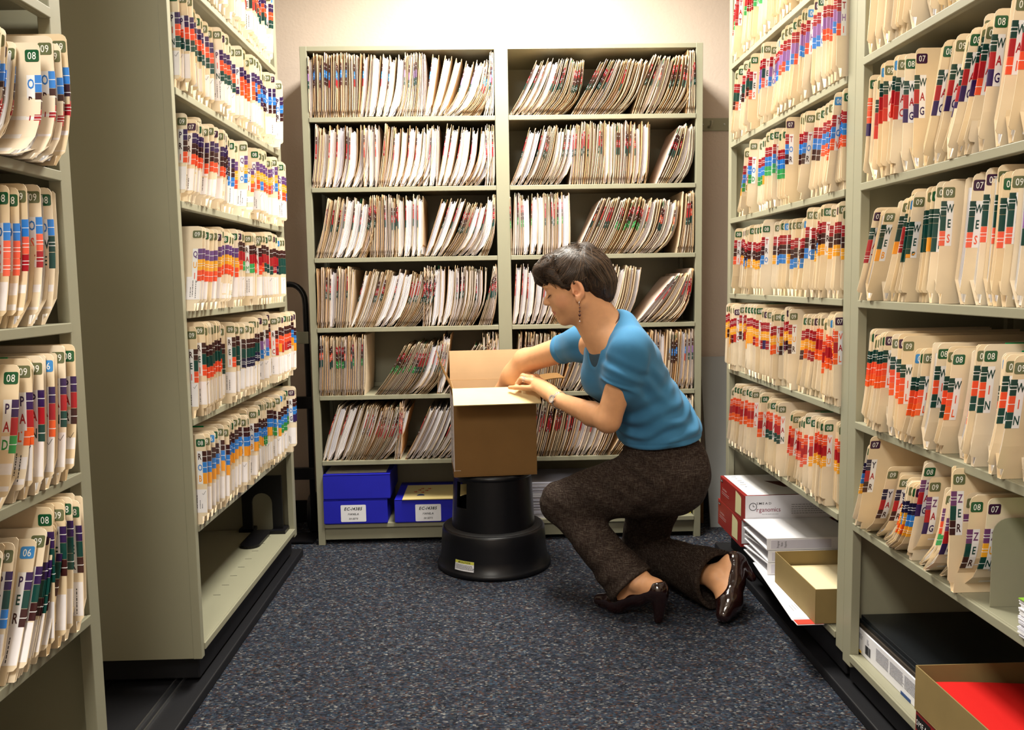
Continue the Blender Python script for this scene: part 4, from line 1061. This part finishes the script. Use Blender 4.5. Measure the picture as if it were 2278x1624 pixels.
HB = V(-.088, -.262, .535)
def hand2_sdf(P):
    d = uni([rcone(P, WR2, HB, .024, .019), rcone(P, WR2, HB + V(.02, .022, .0), .022, .016), rcone(P, WR2, HB + V(-.018, -.016, .0), .022, .016)], .014)
    for k, (o, l) in enumerate(((-.030, .052), (-.011, .064), (.009, .066), (.027, .060))):
        b0 = HB + V(o * .75, o * .8, -.005); t = V(-.25, .12, -1.0); t /= np.linalg.norm(t)
        d = smin(d, finger(P, [(b0, .0100), (b0 + t * l * .5, .0088), (b0 + t * l * .8 + V(-.005, .0, 0), .0080), (b0 + t * l + V(-.014, .002, 0), .0068)]), .005)
    return smin(d, chain(P, [(WR2 + V(.012, .012, -.02), .013), (HB + V(.045, .022, .005), .011), (HB + V(.050, .018, -.030), .0085)], .005), .008)
AN1, AN2 = V(.390, -.822, .122), V(.652, -.778, .108)
def foot1_sdf(P):
    return uni([rcone(P, V(.315, -.752, .195), AN1, .036, .032), rcone(P, AN1, V(.440, -.868, .112), .033, .026), rcone(P, AN1, V(.345, -.775, .048), .034, .029), rcone(P, V(.440, -.868, .108), V(.345, -.775, .040), .026, .028),
                rcone(P, V(.345, -.775, .040), V(.300, -.738, .028), .028, .020), ell(P, AN1 + V(-.012, -.030, -.005), (.012, .012, .012))], .022)
def foot2_sdf(P):
    return uni([rcone(P, V(.60, -.70, .10), AN2, .036, .032), rcone(P, AN2, V(.700, -.785, .158), .033, .026), rcone(P, AN2, V(.668, -.852, .070), .033, .031), rcone(P, V(.700, -.785, .152), V(.676, -.855, .064), .026, .030),
                rcone(P, V(.672, -.855, .064), V(.650, -.885, .036), .030, .022), ell(P, AN2 + V(-.010, -.030, .01), (.013, .012, .013))], .022)
def body_sdf(P):
    d = smin(head_sdf(P), neck_sdf(P), .022)
    d = smin(d, ell(P, V(.355, -.762, .805), (.086, .128, .110), TAX), .05)
    d = smin(d, uni([rcone(P, NB + V(0, 0, -.03), SH1 + V(-.01, .03, -.01), .05, .045), rcone(P, NB + V(0, 0, -.03), SH2 + V(.01, -.02, -.01), .05, .045)], .03), .03)
    d = smin(d, rcone(P, V(.40, -.735, .74), V(.51, -.665, .49), .068, .075), .04)
    a1 = uni([rcone(P, SH1, EL1, .044, .0385), rcone(P, EL1 + V(.0, .0, .004), EL1 + (WR1 - EL1) * .30, .0375, .0375), rcone(P, EL1 + (WR1 - EL1) * .30, WR1, .0375, .0245)], .014)
    a2 = uni([rcone(P, SH2, EL2, .046, .041), rcone(P, EL2, EL2 + (WR2 - EL2) * .32, .037, .0385), rcone(P, EL2 + (WR2 - EL2) * .32, WR2, .0385, .0280)], .040)
    d = smin(d, smin(a2, hand2_sdf(P), .012), .02); d = smin(d, smin(a1, hand1_sdf(P), .012), .002 + .018 * np.clip((P[:, 0] - .25) / .05, 0, 1))
    l1 = uni([rcone(P, V(.49, -.74, .42), V(.175, -.625, .325), .070, .046), rcone(P, V(.175, -.625, .325), V(.315, -.752, .195), .044, .036)], .02)
    l2 = uni([rcone(P, V(.51, -.60, .42), V(.475, -.42, .085), .070, .050), rcone(P, V(.475, -.42, .085), V(.60, -.70, .10), .050, .038)], .02)
    return uni([d, smin(l1, foot1_sdf(P), .015), smin(l2, foot2_sdf(P), .015)], .02)

def skin_col(pos):
    c = np.tile(np.array([.66, .335, .165]), (len(pos), 1))
    L = (pos - EC) @ HAX.T; La = np.abs(L[:, 2])
    def mixin(mask, col):
        nonlocal c
        mk = np.clip(mask, 0, 1)[:, None]; c = c * (1 - mk) + np.array(col) * mk
    on = (np.abs(L[:, 0]) < .12) & (np.abs(L[:, 1]) < .15)
    lips = np.clip(1.6 - (((L[:, 0] - .079) / .011) ** 2 + ((L[:, 1] + .0285) / .0085) ** 2 + (La / .022) ** 2), 0, 1) * on; mixin(lips * .8, (.50, .13, .11))
    blush = np.clip(1 - ((L[:, 0] - .045) ** 2 + (L[:, 1] + .004) ** 2 + (La - .05) ** 2) / .030 ** 2, 0, 1) * on; mixin(blush * .45, (.66, .27, .16))
    lid = np.clip(1 - ((L[:, 0] - .068) ** 2 + (L[:, 1] - .038) ** 2 + (La - .031) ** 2) / .014 ** 2, 0, 1) * on; mixin(lid * .5, (.42, .20, .12))
    ear = np.clip(1.5 - ((L[:, 0] + .008) ** 2 + (L[:, 1] - .01) ** 2) / .026 ** 2, 0, 1) * (La > .068) * on; mixin(ear * .35, (.70, .27, .17))
    for tip in [f[-1][0] for f in F1.values()]:
        dd = np.linalg.norm(pos - tip, axis=1); mixin(np.clip(1 - dd / .014, 0, 1) * .5, (.74, .36, .26))
    return c
M_SKIN = mat('skin', attr='Col', rough=.48, spec=.4, noise=(60, .04), bump=(350, .10, .0006))
bs = M_SKIN.node_tree.nodes['Principled BSDF']; bs.inputs['Subsurface Weight'].default_value = .12; bs.inputs['Subsurface Radius'].default_value = (.012, .005, .003); bs.inputs['Subsurface Scale'].default_value = .5

woman = mesh_sdf(body_sdf, (-.16, -.95, 0.0), (.80, -.20, 1.20), .003, 'person', M_SKIN, None, skin_col)
prop(woman, 'kneeling woman in a blue top and brown tweed trousers reaching into the cardboard box', 'person')

# ---- shirt
def shirt_sdf(P):
    d = ell(P, V(.360, -.755, .800), (.104, .152, .135), TAX)
    d = smin(d, ell(P, V(.440, -.712, .665), (.104, .140, .135), TAX), .06)
    d = smin(d, ell(P, V(.487, -.690, .575), (.118, .152, .105), TAX), .05)
    for s_, k in ((1, .058), (-1, .058)): d = smin(d, ell(P, V(.368, -.752, .790) + TF * .075 + TL * s_ * .065 + TS * -.02, (.052, .062, .062), TAX), .04)
    d = smin(d, uni([rcone(P, V(.350, -.775, .915), SH1 + V(.004, .02, .0), .050, .053), rcone(P, V(.342, -.765, .912), SH2 + V(.02, -.02, 0), .050, .048)], .03), .03)
    # lateral ripples where the knit bunches at the waist
    t = (P - V(.44, -.71, .60)) @ TS; w_ = np.exp(-((t + .01) / .11) ** 2)
    wob = .9 * fold(P, (9, 23, 14)) + .6 * fold(P, (31, -12, 17), .6)
    d = d + .0050 * w_ * np.sin(P @ (TS * 118 + TF * 22 + TL * 12) + wob * 1.6) + .0030 * w_ * np.sin(P @ (TS * 66 - TF * 48) + 1.3 + wob)
    ub = np.exp(-(((P - V(.40, -.87, .74)) ** 2).sum(1)) / .075 ** 2); d = d + .0045 * ub * np.sin(P @ V(70, 30, 95) + wob)
    bk = np.exp(-(((P - V(.47, -.80, .76)) ** 2).sum(1)) / .10 ** 2); d = d + .0022 * bk * np.sin(P @ V(60, 10, -70) + wob * 1.3)
    # sleeves
    ar = nrm(EL1 - SH1); c1 = SH1 + ar * .118
    s1 = smin(ell(P, SH1 + V(-.004, -.006, -.020), (.060, .058, .075)), rcone(P, SH1 + V(.0, -.004, -.005), SH1 + ar * .130, .060, .057), .03)
    q = (P - SH1) @ ar; ang = fold(P, TL * 60 + TF * 85) ; s1 = s1 + .0034 * np.exp(-((q - .02) / .045) ** 2) * ang + .004 * np.exp(-((q - .07) / .03) ** 2) * fold(P, ar * 120 + TF * 40, .5) - .0035 * np.exp(-((q - .088) / .016) ** 2) + .003 * np.exp(-((q - .108) / .006) ** 2)
    s1 = smax(s1, plane(P, c1, ar), .004)
    ar2 = nrm(EL2 - SH2); c2 = SH2 + ar2 * .115
    s2 = smin(ell(P, SH2 + V(.0, .0, -.006), (.062, .058, .060)), rcone(P, SH2, SH2 + ar2 * .13, .056, .050), .03)
    q2 = (P - SH2) @ ar2; s2 = s2 + .0020 * np.exp(-((q2 - .05) / .05) ** 2) * fold(P, (70, 40, 60)) + .003 * np.exp(-((q2 - .092) / .006) ** 2)
    s2 = smax(s2, plane(P, c2, ar2), .004)
    # arms and hem do not fuse with the lower torso
    d = smin(d, s1, .018); d = smin(d, s2, .018)
    # V neck
    cut = uni([rcone(P, hp(-.02, -.02), V(.302, -.782, .925), .062, .050), rcone(P, V(.296, -.786, .930), V(.212, -.812, .745), .052, .016), rcone(P, V(.290, -.785, .93), V(.150, -.84, .86), .050, .045)], .01)
    d = smax(d, -cut, .006)
    cuff = np.abs(plane(P, V(.351, -.75, .533), (-.16, 0, 1))); d = d + .0022 * np.exp(-(cuff / .0035) ** 2)
    return smax(d, -plane(P, V(.351, -.75, .516), (-.16, 0, 1)), .005)
M_SHIRT = mat('blue_knit', (.042, .175, .33), .82, 0, .25, noise=(18, .05), bump=(900, .35, .0008))
M_SHIRT.node_tree.nodes['Principled BSDF'].inputs['Sheen Weight'].default_value = .08
mesh_sdf(shirt_sdf, (.10, -1.0, .46), (.66, -.42, 1.02), .003, 'knit_top', M_SHIRT, woman)
# darker inset under the V neck
def inset(P):
    d = ell(P, V(.355, -.762, .800), (.093, .140, .125), TAX)
    return smax(smax(d, plane(P, V(.25, -.79, .840), (0, 0, 1)), .004), plane(P, V(.300, -.79, .8), (1, .1, 0)), .004)
mesh_sdf(inset, (.20, -.95, .62), (.36, -.60, .88), .0035, 'camisole', mat('navy_camisole', (.02, .06, .10), .8, bump=(600, .3, .001)), woman)

# ---- trousers
def trouser_sdf(P):
    d = ell(P, V(.505, -.672, .470), (.122, .160, .125), TAX)
    d = smin(d, ell(P, V(.540, -.745, .425), (.094, .088, .110)), .05); d = smin(d, ell(P, V(.550, -.610, .425), (.092, .085, .110)), .05)
    t1 = rcone(P, V(.485, -.745, .425), V(.175, -.625, .325), .108, .066)
    q = (P - V(.175, -.625, .325)); kn = np.exp(-(q ** 2).sum(1) / .10 ** 2)
    s1 = uni([rcone(P, V(.178, -.628, .318), V(.27, -.715, .215), .064, .064), rcone(P, V(.27, -.715, .215), V(.372, -.806, .105), .064, .080)], .02)
    dir1 = nrm(V(.372, -.806, .105) - V(.178, -.628, .318)); s1 = smax(s1, plane(P, V(.376, -.811, .098), dir1), .004)
    d = smin(d, t1, .05)
    l1 = smin(t1, s1, .022); d = smin(d, l1, .03)
    t2 = rcone(P, V(.515, -.600, .425), V(.478, -.425, .095), .104, .076)
    s2 = uni([rcone(P, V(.478, -.425, .085), V(.575, -.60, .088), .077, .076), rcone(P, V(.575, -.60, .088), V(.668, -.785, .100), .076, .098)], .02)
    dir2 = nrm(V(.655, -.770, .094) - V(.478, -.425, .085)); s2 = smax(s2, plane(P, V(.664, -.776, .098), dir2), .004)
    d = uni([d, t2], .04); d = smin(d, s2, .012)
    d = d + .0022 * fold(P, (48, 20, 30)) * fold(P, (10, 35, -42), .7) + .0014 * kn * fold(P, (95, 10, 150), 2.0)
    hipq = np.exp(-(((P - V(.40, -.79, .47)) ** 2).sum(1)) / .09 ** 2); d = d + .0045 * hipq * fold(P, (70, 0, 110), .4)
    th = np.exp(-(((P - V(.32, -.70, .40)) ** 2).sum(1)) / .12 ** 2); d = d + .0030 * th * np.sin(P @ V(38, -20, 62) + .8 * fold(P, (20, 15, -9)))
    cr = np.exp(-(((P - V(.42, -.80, .36)) ** 2).sum(1)) / .08 ** 2); d = d + .0035 * cr * np.sin(P @ V(-55, 10, 75) + .5)
    shq = np.exp(-(((P - V(.31, -.80, .15)) ** 2).sum(1)) / .10 ** 2); d = d + .0035 * shq * fold(P, (60, -20, -80), .2)
    # hollow hems
    d = smax(d, -rcone(P, V(.335, -.772, .145), V(.40, -.835, .072), .040, .072), .004)
    d = smax(d, -rcone(P, V(.625, -.70, .095), V(.69, -.83, .10), .05, .094), .004)
    d = smax(d, plane(P, V(.351, -.75, .566), (-.16, 0, 1)), .004)
    return smax(d, -(P[:, 2] - .004), .003)
def tweed():
    m = mat('brown_tweed', (.05, .035, .025), .9, 0, .12, bump=(500, .5, .0012)); nt = m.node_tree; b = nt.nodes['Principled BSDF']
    tc = nt.nodes.new('ShaderNodeTexCoord'); acc = None
    for sc, lo, hi in (((60, 60, 900), .50, .80), ((900, 120, 60), .52, .82)):
        mp = nt.nodes.new('ShaderNodeMapping'); mp.inputs['Scale'].default_value = sc; mp.inputs['Rotation'].default_value = (.25, -.55, .1)
        nt.links.new(tc.outputs['Object'], mp.inputs['Vector'])
        n = nt.nodes.new('ShaderNodeTexNoise'); n.inputs['Scale'].default_value = 1.0; n.inputs['Detail'].default_value = 3; nt.links.new(mp.outputs['Vector'], n.inputs['Vector'])
        r = nt.nodes.new('ShaderNodeMapRange'); r.inputs['From Min'].default_value = lo; r.inputs['From Max'].default_value = hi; nt.links.new(n.outputs['Fac'], r.inputs['Value'])
        if acc is None: acc = r.outputs['Result']
        else:
            ad = nt.nodes.new('ShaderNodeMath'); ad.operation = 'ADD'; ad.use_clamp = True; nt.links.new(acc, ad.inputs[0]); nt.links.new(r.outputs['Result'], ad.inputs[1]); acc = ad.outputs[0]
    mx = nt.nodes.new('ShaderNodeMix'); mx.data_type = 'RGBA'; mx.inputs[6].default_value = (.019, .011, .009, 1); mx.inputs[7].default_value = (.105, .085, .066, 1)
    nt.links.new(acc, mx.inputs[0]); nt.links.new(mx.outputs[2], b.inputs['Base Color'])
    return m
M_TWEED = tweed()
mesh_sdf(trouser_sdf, (.08, -.92, .0), (.76, -.32, .62), .0035, 'trousers', M_TWEED, woman)
def band(P):
    d = ell(P, V(.505, -.672, .470), (.126, .164, .129), TAX)
    d = smin(d, ell(P, V(.540, -.745, .425), (.096, .090, .112)), .05)
    d = smax(d, plane(P, V(.351, -.75, .558), (-.16, 0, 1)), .003); d = smax(d, -plane(P, V(.351, -.75, .520), (-.16, 0, 1)), .003)
    return smax(d, -plane(P, V(.53, -.7, .5), (1, -.25, .2)), .003)
mesh_sdf(band, (.48, -.90, .50), (.68, -.55, .62), .0035, 'waistband', M_TWEED, woman)

# ---- shoes
M_SHOE = mat('dark_patent_leather', (.014, .004, .0035), .12, 0, .6, bump=(170, .25, .002), coat=.6)
M_SOLE = mat('shoe_sole', (.010, .009, .009), .5)
def shoe1(P):
    d = uni([rcone(P, V(.286, -.724, .022), V(.335, -.768, .030), .021, .036), rcone(P, V(.335, -.768, .034), V(.395, -.822, .070), .036, .031), rcone(P, V(.395, -.822, .074), V(.446, -.872, .108), .031, .034)], .02)
    d = smax(d, -uni([rcone(P, V(.345, -.772, .098), V(.448, -.862, .172), .040, .040), rcone(P, V(.40, -.82, .12), V(.44, -.862, .128), .027, .023)], .01), .005)
    d = smin(d, rcone(P, V(.452, -.876, .085), V(.448, -.870, .010), .025, .013), .012)
    return smax(d, -(P[:, 2] - .001), .002)
def shoe2(P):
    d = uni([rcone(P, V(.646, -.893, .030), V(.672, -.860, .060), .024, .038), rcone(P, V(.672, -.860, .060), V(.698, -.824, .112), .038, .031), rcone(P, V(.698, -.824, .112), V(.708, -.790, .160), .031, .035)], .02)
    d = smax(d, -uni([rcone(P, V(.655, -.788, .172), V(.632, -.838, .102), .036, .038), rcone(P, V(.688, -.800, .150), V(.668, -.832, .095), .024, .024)], .01), .005)
    d = smin(d, rcone(P, V(.722, -.787, .158), V(.758, -.812, .116), .024, .013), .012)
    return smax(d, -(P[:, 2] - .001), .002)
mesh_sdf(shoe1, (.24, -.94, 0), (.50, -.68, .22), .0025, 'shoe', M_SHOE, woman)
mesh_sdf(shoe2, (.60, -.93, 0), (.79, -.73, .22), .0025, 'shoe', M_SHOE, woman)

# ---- hair
def hair_sdf(P):
    L = (P - EC) @ HAX.T; La = L.copy(); La[:, 2] = np.abs(L[:, 2])
    d = ell(L, (-.014, .055, 0), (.098, .091, .080))
    d = smax(d, -ell(La, (.098, -.030, .0), (.083, .128, .3)), .010)
    d = smax(d, -uni([ell(La, (-.004, -.034, .09), (.030, .062, .05)), ell(La, (.02, -.12, 0), (.085, .075, .3))], .01), .012)
    for a, c0, c1, r in ((.0, .000, .008, .020), (.004, .030, .040, .018), (.004, -.030, -.026, .018), (-.004, .052, .060, .014)):
        d = smin(d, chain(L, [((.030 + a, .122, c0), r + .003), ((.064 + a, .108, c1), r), ((.080 + a - abs(c1) * .45, .082, c1), r * .75), ((.0815 + a - abs(c1) * .5, .062, c1 * 1.05), .005)], .014), .012)
    d = smin(d, chain(L, [((.040, .110, .060), .018), ((.042, .070, .069), .011), ((.030, .038, .073), .005)], .01), .012)
    return d + fold(L, (20, 190, 160)) * .0008
def pony_sdf(P):
    L = (P - EC) @ HAX.T
    d = uni([chain(L, [((-.048, .122, .004), .017), ((-.078, .090, .006), .037), ((-.090, .045, .008), .045), ((-.092, .0, .008), .043), ((-.086, -.038, .008), .027), ((-.080, -.062, .010), .009)], .02),
             chain(L, [((-.045, .100, .034), .022), ((-.066, .050, .042), .031), ((-.070, .000, .036), .030), ((-.068, -.036, .028), .014)], .02)], .014)
    return d + fold(L, (170, 12, 190)) * .0012
def hair_mat(nm, sc, rot):
    m = mat(nm, (.03, .016, .009), .6, 0, .25); nt = m.node_tree; b = nt.nodes['Principled BSDF']
    tc = nt.nodes.new('ShaderNodeTexCoord'); mp = nt.nodes.new('ShaderNodeMapping'); mp.inputs['Rotation'].default_value = rot; mp.inputs['Scale'].default_value = sc
    nt.links.new(tc.outputs['Object'], mp.inputs['Vector'])
    n = nt.nodes.new('ShaderNodeTexNoise'); n.inputs['Scale'].default_value = 1; n.inputs['Detail'].default_value = 3; nt.links.new(mp.outputs['Vector'], n.inputs['Vector'])
    cr = nt.nodes.new('ShaderNodeValToRGB'); cr.color_ramp.elements[0].position = .38; cr.color_ramp.elements[0].color = (.006, .004, .003, 1); cr.color_ramp.elements[1].position = .72; cr.color_ramp.elements[1].color = (.065, .034, .016, 1)
    nt.links.new(n.outputs['Fac'], cr.inputs['Fac']); nt.links.new(cr.outputs['Color'], b.inputs['Base Color'])
    bp = nt.nodes.new('ShaderNodeBump'); bp.inputs['Strength'].default_value = .6; bp.inputs['Distance'].default_value = .0015; nt.links.new(n.outputs['Fac'], bp.inputs['Height']); nt.links.new(bp.outputs['Normal'], b.inputs['Normal'])
    return m
M_HAIR = hair_mat('dark_brown_hair', (22, 500, 500), (0, .35, 0)); M_PONY = hair_mat('brown_ponytail_hair', (500, 500, 22), (0, .15, 0))
mesh_sdf(hair_sdf, (.02, -.90, .88), (.40, -.67, 1.22), .0025, 'hair', M_HAIR, woman)
mesh_sdf(pony_sdf, (.15, -.90, .88), (.40, -.67, 1.22), .0025, 'ponytail', M_PONY, woman)
# combed strands lying on the hair
hs = lambda P: np.minimum(hair_sdf(P), pony_sdf(P))
def snapv(P, fn, it=5):
    P = P.copy()
    for _ in range(it):
        d = fn(P); e = 1e-3; g = np.stack([(fn(P + e * q) - d) / e for q in np.eye(3)], 1); P -= (d / np.maximum((g * g).sum(1), 1e-3))[:, None] * g
    d = fn(P); g = np.stack([(fn(P + 1e-3 * q) - d) / 1e-3 for q in np.eye(3)], 1); return P, g / (np.linalg.norm(g, axis=1)[:, None] + 1e-9)
def strands(name, gen, n, m, r0, npt=11, fn=hs):
    pts = []; 
    for k in range(n): pts += gen(npt)
    P, g = snapv(np.array([hp(*p) for p in pts]), fn)
    b = MB()
    for k in range(n):
        lift = rr.uniform(.0, .0016); c = rr.choice([(.012, .007, .004), (.02, .011, .006), (.035, .019, .010), (.05, .027, .013), (.09, .05, .025)])
        sl = slice(k * npt, (k + 1) * npt); q = P[sl] + g[sl] * (lift * np.sin(np.linspace(.15, 2.9, npt)))[:, None]
        b.tube([tuple(x) for x in q], [r0 * (.5 + .8 * math.sin(PI * (i + .6) / (npt + .4))) for i in range(npt)], 4, col=c)
    b.build(name, m, woman, smooth=True)
M_STR = mat('hair_strand', attr='Col', rough=.34, spec=.5)
def g_cap(n):
    th = rr.uniform(-.15, 1.05); sd = 1 if rr.random() < .8 else -1
    st = [(.052, .115, .012), (.058, .095, .045), (.040, .055, .068), (.012, .036, .074), (-.025, .020, .072), (-.050, -.020, .062)]
    f = max(0, th) * 4.75; i = min(int(f), 4); f -= i; A = [st[i][q] + (st[i + 1][q] - st[i][q]) * f for q in range(3)]
    E = (-.058 + rr.uniform(-.01, .01), .106 + rr.uniform(-.014, .012), rr.uniform(.0, .024)); bow = rr.uniform(.0, .012)
    return [(A[0] + (E[0] - A[0]) * t, A[1] + (E[1] - A[1]) * t - bow * math.sin(PI * t) * (1 if i > 1 else -1), sd * (A[2] + (E[2] - A[2]) * t ** 1.3 + .02 * math.sin(PI * t))) for t in [j / (n - 1) for j in range(n)]]
def g_pony(n):
    a = rr.uniform(-1.0, 1.0); dd = rr.uniform(-1, 1)
    out = []
    for j in range(n):
        t = j / (n - 1); ca = -.050 - .042 * math.sin(min(1, t * 1.3) * PI / 2) + .012 * max(0, t - .6); cb = .122 - .185 * t
        rad = .012 + .034 * math.sin(PI * min(1, t * .85 + .08)); ang = a * 1.9
        out.append((ca - rad * math.cos(ang), cb + .01 * dd * t, .010 + rad * math.sin(ang) + .010))
    return out
def g_bang(n):
    c = rr.uniform(-.045, .062); c1 = c * 1.1 + rr.uniform(-.006, .006); ea = .0835 - abs(c1) * .5 + rr.uniform(-.002, .002); eb = .064 - rr.uniform(0, .012) - abs(c1) * .12
    return [(.026 + (ea - .026) * math.sin(t * PI / 2), .126 + (eb - .126) * (1 - math.cos(t * PI / 2)), c + (c1 - c) * t) for t in [j / (n - 1) for j in range(n)]]
strands('combed_hair', g_cap, 420, M_STR, .00065); strands('ponytail_strands', g_pony, 420, M_STR, .00070, 13); strands('fringe', g_bang, 200, M_STR, .00065, 9)
# loose strands, eyebrows and lashes
b = MB()
def curl(P4, r):
    P4 = [np.array(p) for p in P4]; out = []
    for j in range(15):
        t = j / 14; out.append(tuple(P4[0] * (1 - t) ** 3 + 3 * P4[1] * t * (1 - t) ** 2 + 3 * P4[2] * t * t * (1 - t) + P4[3] * t ** 3))
    b.tube(out, [r * (1 - .7 * j / 14) for j in range(15)], 4, col=(.03, .017, .009))
for k in range(16):
    a0_ = rr.uniform(-.07, -.03); c0 = rr.uniform(-.03, .04); up_ = rr.uniform(.004, .022)
    curl([hp(a0_, .126, c0), hp(a0_ - .002, .134 + up_, c0), hp(a0_ - .028, .136 + up_, c0 + .01), hp(a0_ - .045 - rr.uniform(0, .02), .095, c0 + .012)], .00045)
for k in range(16):
    c0 = rr.uniform(-.01, .05); e = rr.uniform(-.012, .012)
    curl([hp(-.088, -.015, c0), hp(-.102, -.040, c0), hp(-.098 + e, -.060, c0), hp(-.088 + e * 1.5, -.078 - rr.uniform(0, .012), c0 * .8)], .00055)
b.build('loose_strands', M_STR, woman, smooth=True)
b = MB()
for s_ in (1, -1):
    b.tube([tuple(hp(.0765, .0565, s_ * .012)), tuple(hp(.0735, .0610, s_ * .026)), tuple(hp(.0640, .0580, s_ * .042)), tuple(hp(.0560, .0530, s_ * .050))], [.0018, .0022, .0018, .0006], 6)
b.build('eyebrows', M_HAIR, woman, smooth=True).name = 'eyebrow_hair'
b = MB()
for s_ in (1, -1):
    b.tube([tuple(hp(.0740, .0265, s_ * .020)), tuple(hp(.0760, .0250, s_ * .031)), tuple(hp(.0690, .0270, s_ * .043))], [.0008, .0014, .0008], 6)
    for k in range(9):
        c = .022 + k * .0026; a = .0755 - abs(c - .031) * .25
        b.tube([tuple(hp(a, .0255, s_ * c)), tuple(hp(a + .006, .0215, s_ * (c + .001))), tuple(hp(a + .0095, .0225, s_ * (c + .002)))], [.0005, .0004, .0001], 4)
b.build('eyelashes', M_HAIR, woman).name = 'eyelash_hair'

# ---- jewellery
M_GOLD = mat('silver_gold', (.80, .74, .62), .2, 1.0); M_BEAD = mat('dark_red_beads', (.06, .012, .010), .25, 0, .6); M_SILV = mat('bright_silver', (.85, .85, .86), .22, 1.0)
def ball(b, c, r, n=8, col=(.8, .8, .8)):
    b.lathe([(.0002, -r)] + [(r * math.sin(PI * k / 6), -r * math.cos(PI * k / 6)) for k in range(1, 6)] + [(.0002, r)], n, c, col)
b = MB(); ex = hp(.002, -.028, .078)
for k, r in enumerate((.0018, .0014, .0026, .0014, .0030, .0014, .0042, .0014, .0022)): ball(b, tuple(ex + V(0, -.002, -.004 - k * .0055)), r)
b.build('earring', M_BEAD, woman, smooth=True)
b = MB(); b.tube([tuple(ex + V(0, -.001, .004)), tuple(ex + V(-.003, -.003, -.002)), tuple(ex + V(0, -.002, -.008))], .0006, 5); ball(b, tuple(ex + V(0, -.002, -.056)), .0025); b.build('earring_hook', M_SILV, woman, smooth=True)
def snap(p, fn, it=14):
    p = np.array(p, float)
    for _ in range(it):
        d = fn(p[None])[0]; e = 1e-3
        g = np.array([fn((p + e * q)[None])[0] - d for q in np.eye(3)]) / e; p = p - d * g / max(1e-6, g @ g)
    return p
both = lambda P: np.minimum(neck_sdf(P), ell(P, V(.355, -.762, .800), (.088, .135, .120), TAX))
b = MB(); path = [V(.352, -.805, .965), V(.340, -.825, .945), V(.318, -.835, .920), V(.290, -.840, .895), V(.262, -.838, .868), V(.240, -.830, .835), V(.226, -.818, .800), V(.222, -.806, .77)]
pts = []
for i in range(len(path) - 1):
    for k in range(7): pts.append(path[i] + (path[i + 1] - path[i]) * k / 7)
for p in pts:
    q = snap(p, both, 6); ball(b, tuple(q + V(-.001, -.0015, 0)), .0027, 7)
b.build('bead_necklace', M_BEAD, woman, smooth=True)
# wrist watch
wd = nrm(WR1 - EL1); wc = WR1 - wd * .012; wa = nrm(np.cross(wd, V(0, 0, 1))); wb = np.cross(wd, wa); wr = .0285
t_ = empty('wrist_watch', (0, 0, 0)); t_.parent = woman
b = MB()
for i in range(26):
    a = 2 * PI * i / 26; c = wc + (wa * math.cos(a) + wb * math.sin(a)) * wr; tn = -wa * math.sin(a) + wb * math.cos(a); rn = wa * math.cos(a) + wb * math.sin(a)
    vv = []
    for s3 in (-.0012, .0018):
        for s1, s2 in ((-1, -1), (1, -1), (1, 1), (-1, 1)): vv.append(tuple(c + tn * s1 * .0029 + wd * s2 * .0058 + rn * s3))
    b.add(vv, [(0, 3, 2, 1), (4, 5, 6, 7), (0, 1, 5, 4), (1, 2, 6, 5), (2, 3, 7, 6), (3, 0, 4, 7)])
b.build('watch_band', M_SILV, t_, bevel=.0006)
dn = nrm(V(-.25, -.90, .10)); dn = nrm(dn - wd * (dn @ wd)); dc = wc + dn * (wr + .001); du = wd; dv = np.cross(dn, du)
def disc(r0, r1, z0, z1, m, nm, col=(.8, .8, .8)):
    b = MB(); n = 32; vv = []
    for i in range(n):
        a = 2 * PI * i / n; e = du * math.cos(a) + dv * math.sin(a)
        vv += [tuple(dc + e * r1 + dn * z0), tuple(dc + e * r1 + dn * z1), tuple(dc + e * r0 + dn * z1)]
    ff = []
    for i in range(n):
        j = (i + 1) % n; ff += [(3 * i, 3 * j, 3 * j + 1, 3 * i + 1), (3 * i + 1, 3 * j + 1, 3 * j + 2, 3 * i + 2)]
    if r0 < .001: ff.append(tuple(3 * i + 2 for i in range(n)))
    b.add(vv, ff, col); return b.build(nm, m, t_, smooth=False)
disc(.0085, .0135, 0, .0055, M_SILV, 'watch_case'); disc(.0005, .0088, 0, .0040, mat('watch_dial', (.75, .62, .45), .4), 'watch_dial')
b = MB()
for ang, l in ((.6, .006), (2.4, .0045)):
    e = du * math.cos(ang) + dv * math.sin(ang); f_ = np.cross(dn, e); o_ = dc + dn * .0043
    b.add([tuple(o_ - f_ * .0005), tuple(o_ + f_ * .0005), tuple(o_ + e * l + f_ * .0003), tuple(o_ + e * l - f_ * .0003)], [(0, 1, 2, 3)], INK)
b.build('watch_hands', M_PR2, t_)
# rings on the ring finger
a_, c_ = F1['ring'][0][0], F1['ring'][1][0]; b = MB()
for f in (.62, .74):
    p = a_ + (c_ - a_) * f; ax = nrm(c_ - a_); u1 = nrm(np.cross(ax, V(0, 0, 1))); u2 = np.cross(ax, u1)
    b.tube([tuple(p + (u1 * math.cos(k * PI / 9) + u2 * math.sin(k * PI / 9)) * .0107) for k in range(18)], .0010, 6, closed=True)
ball(b, tuple(a_ + (c_ - a_) * .70 + V(-.002, -.003, .0115)), .0026); b.build('finger_ring', M_SILV, woman, smooth=True)
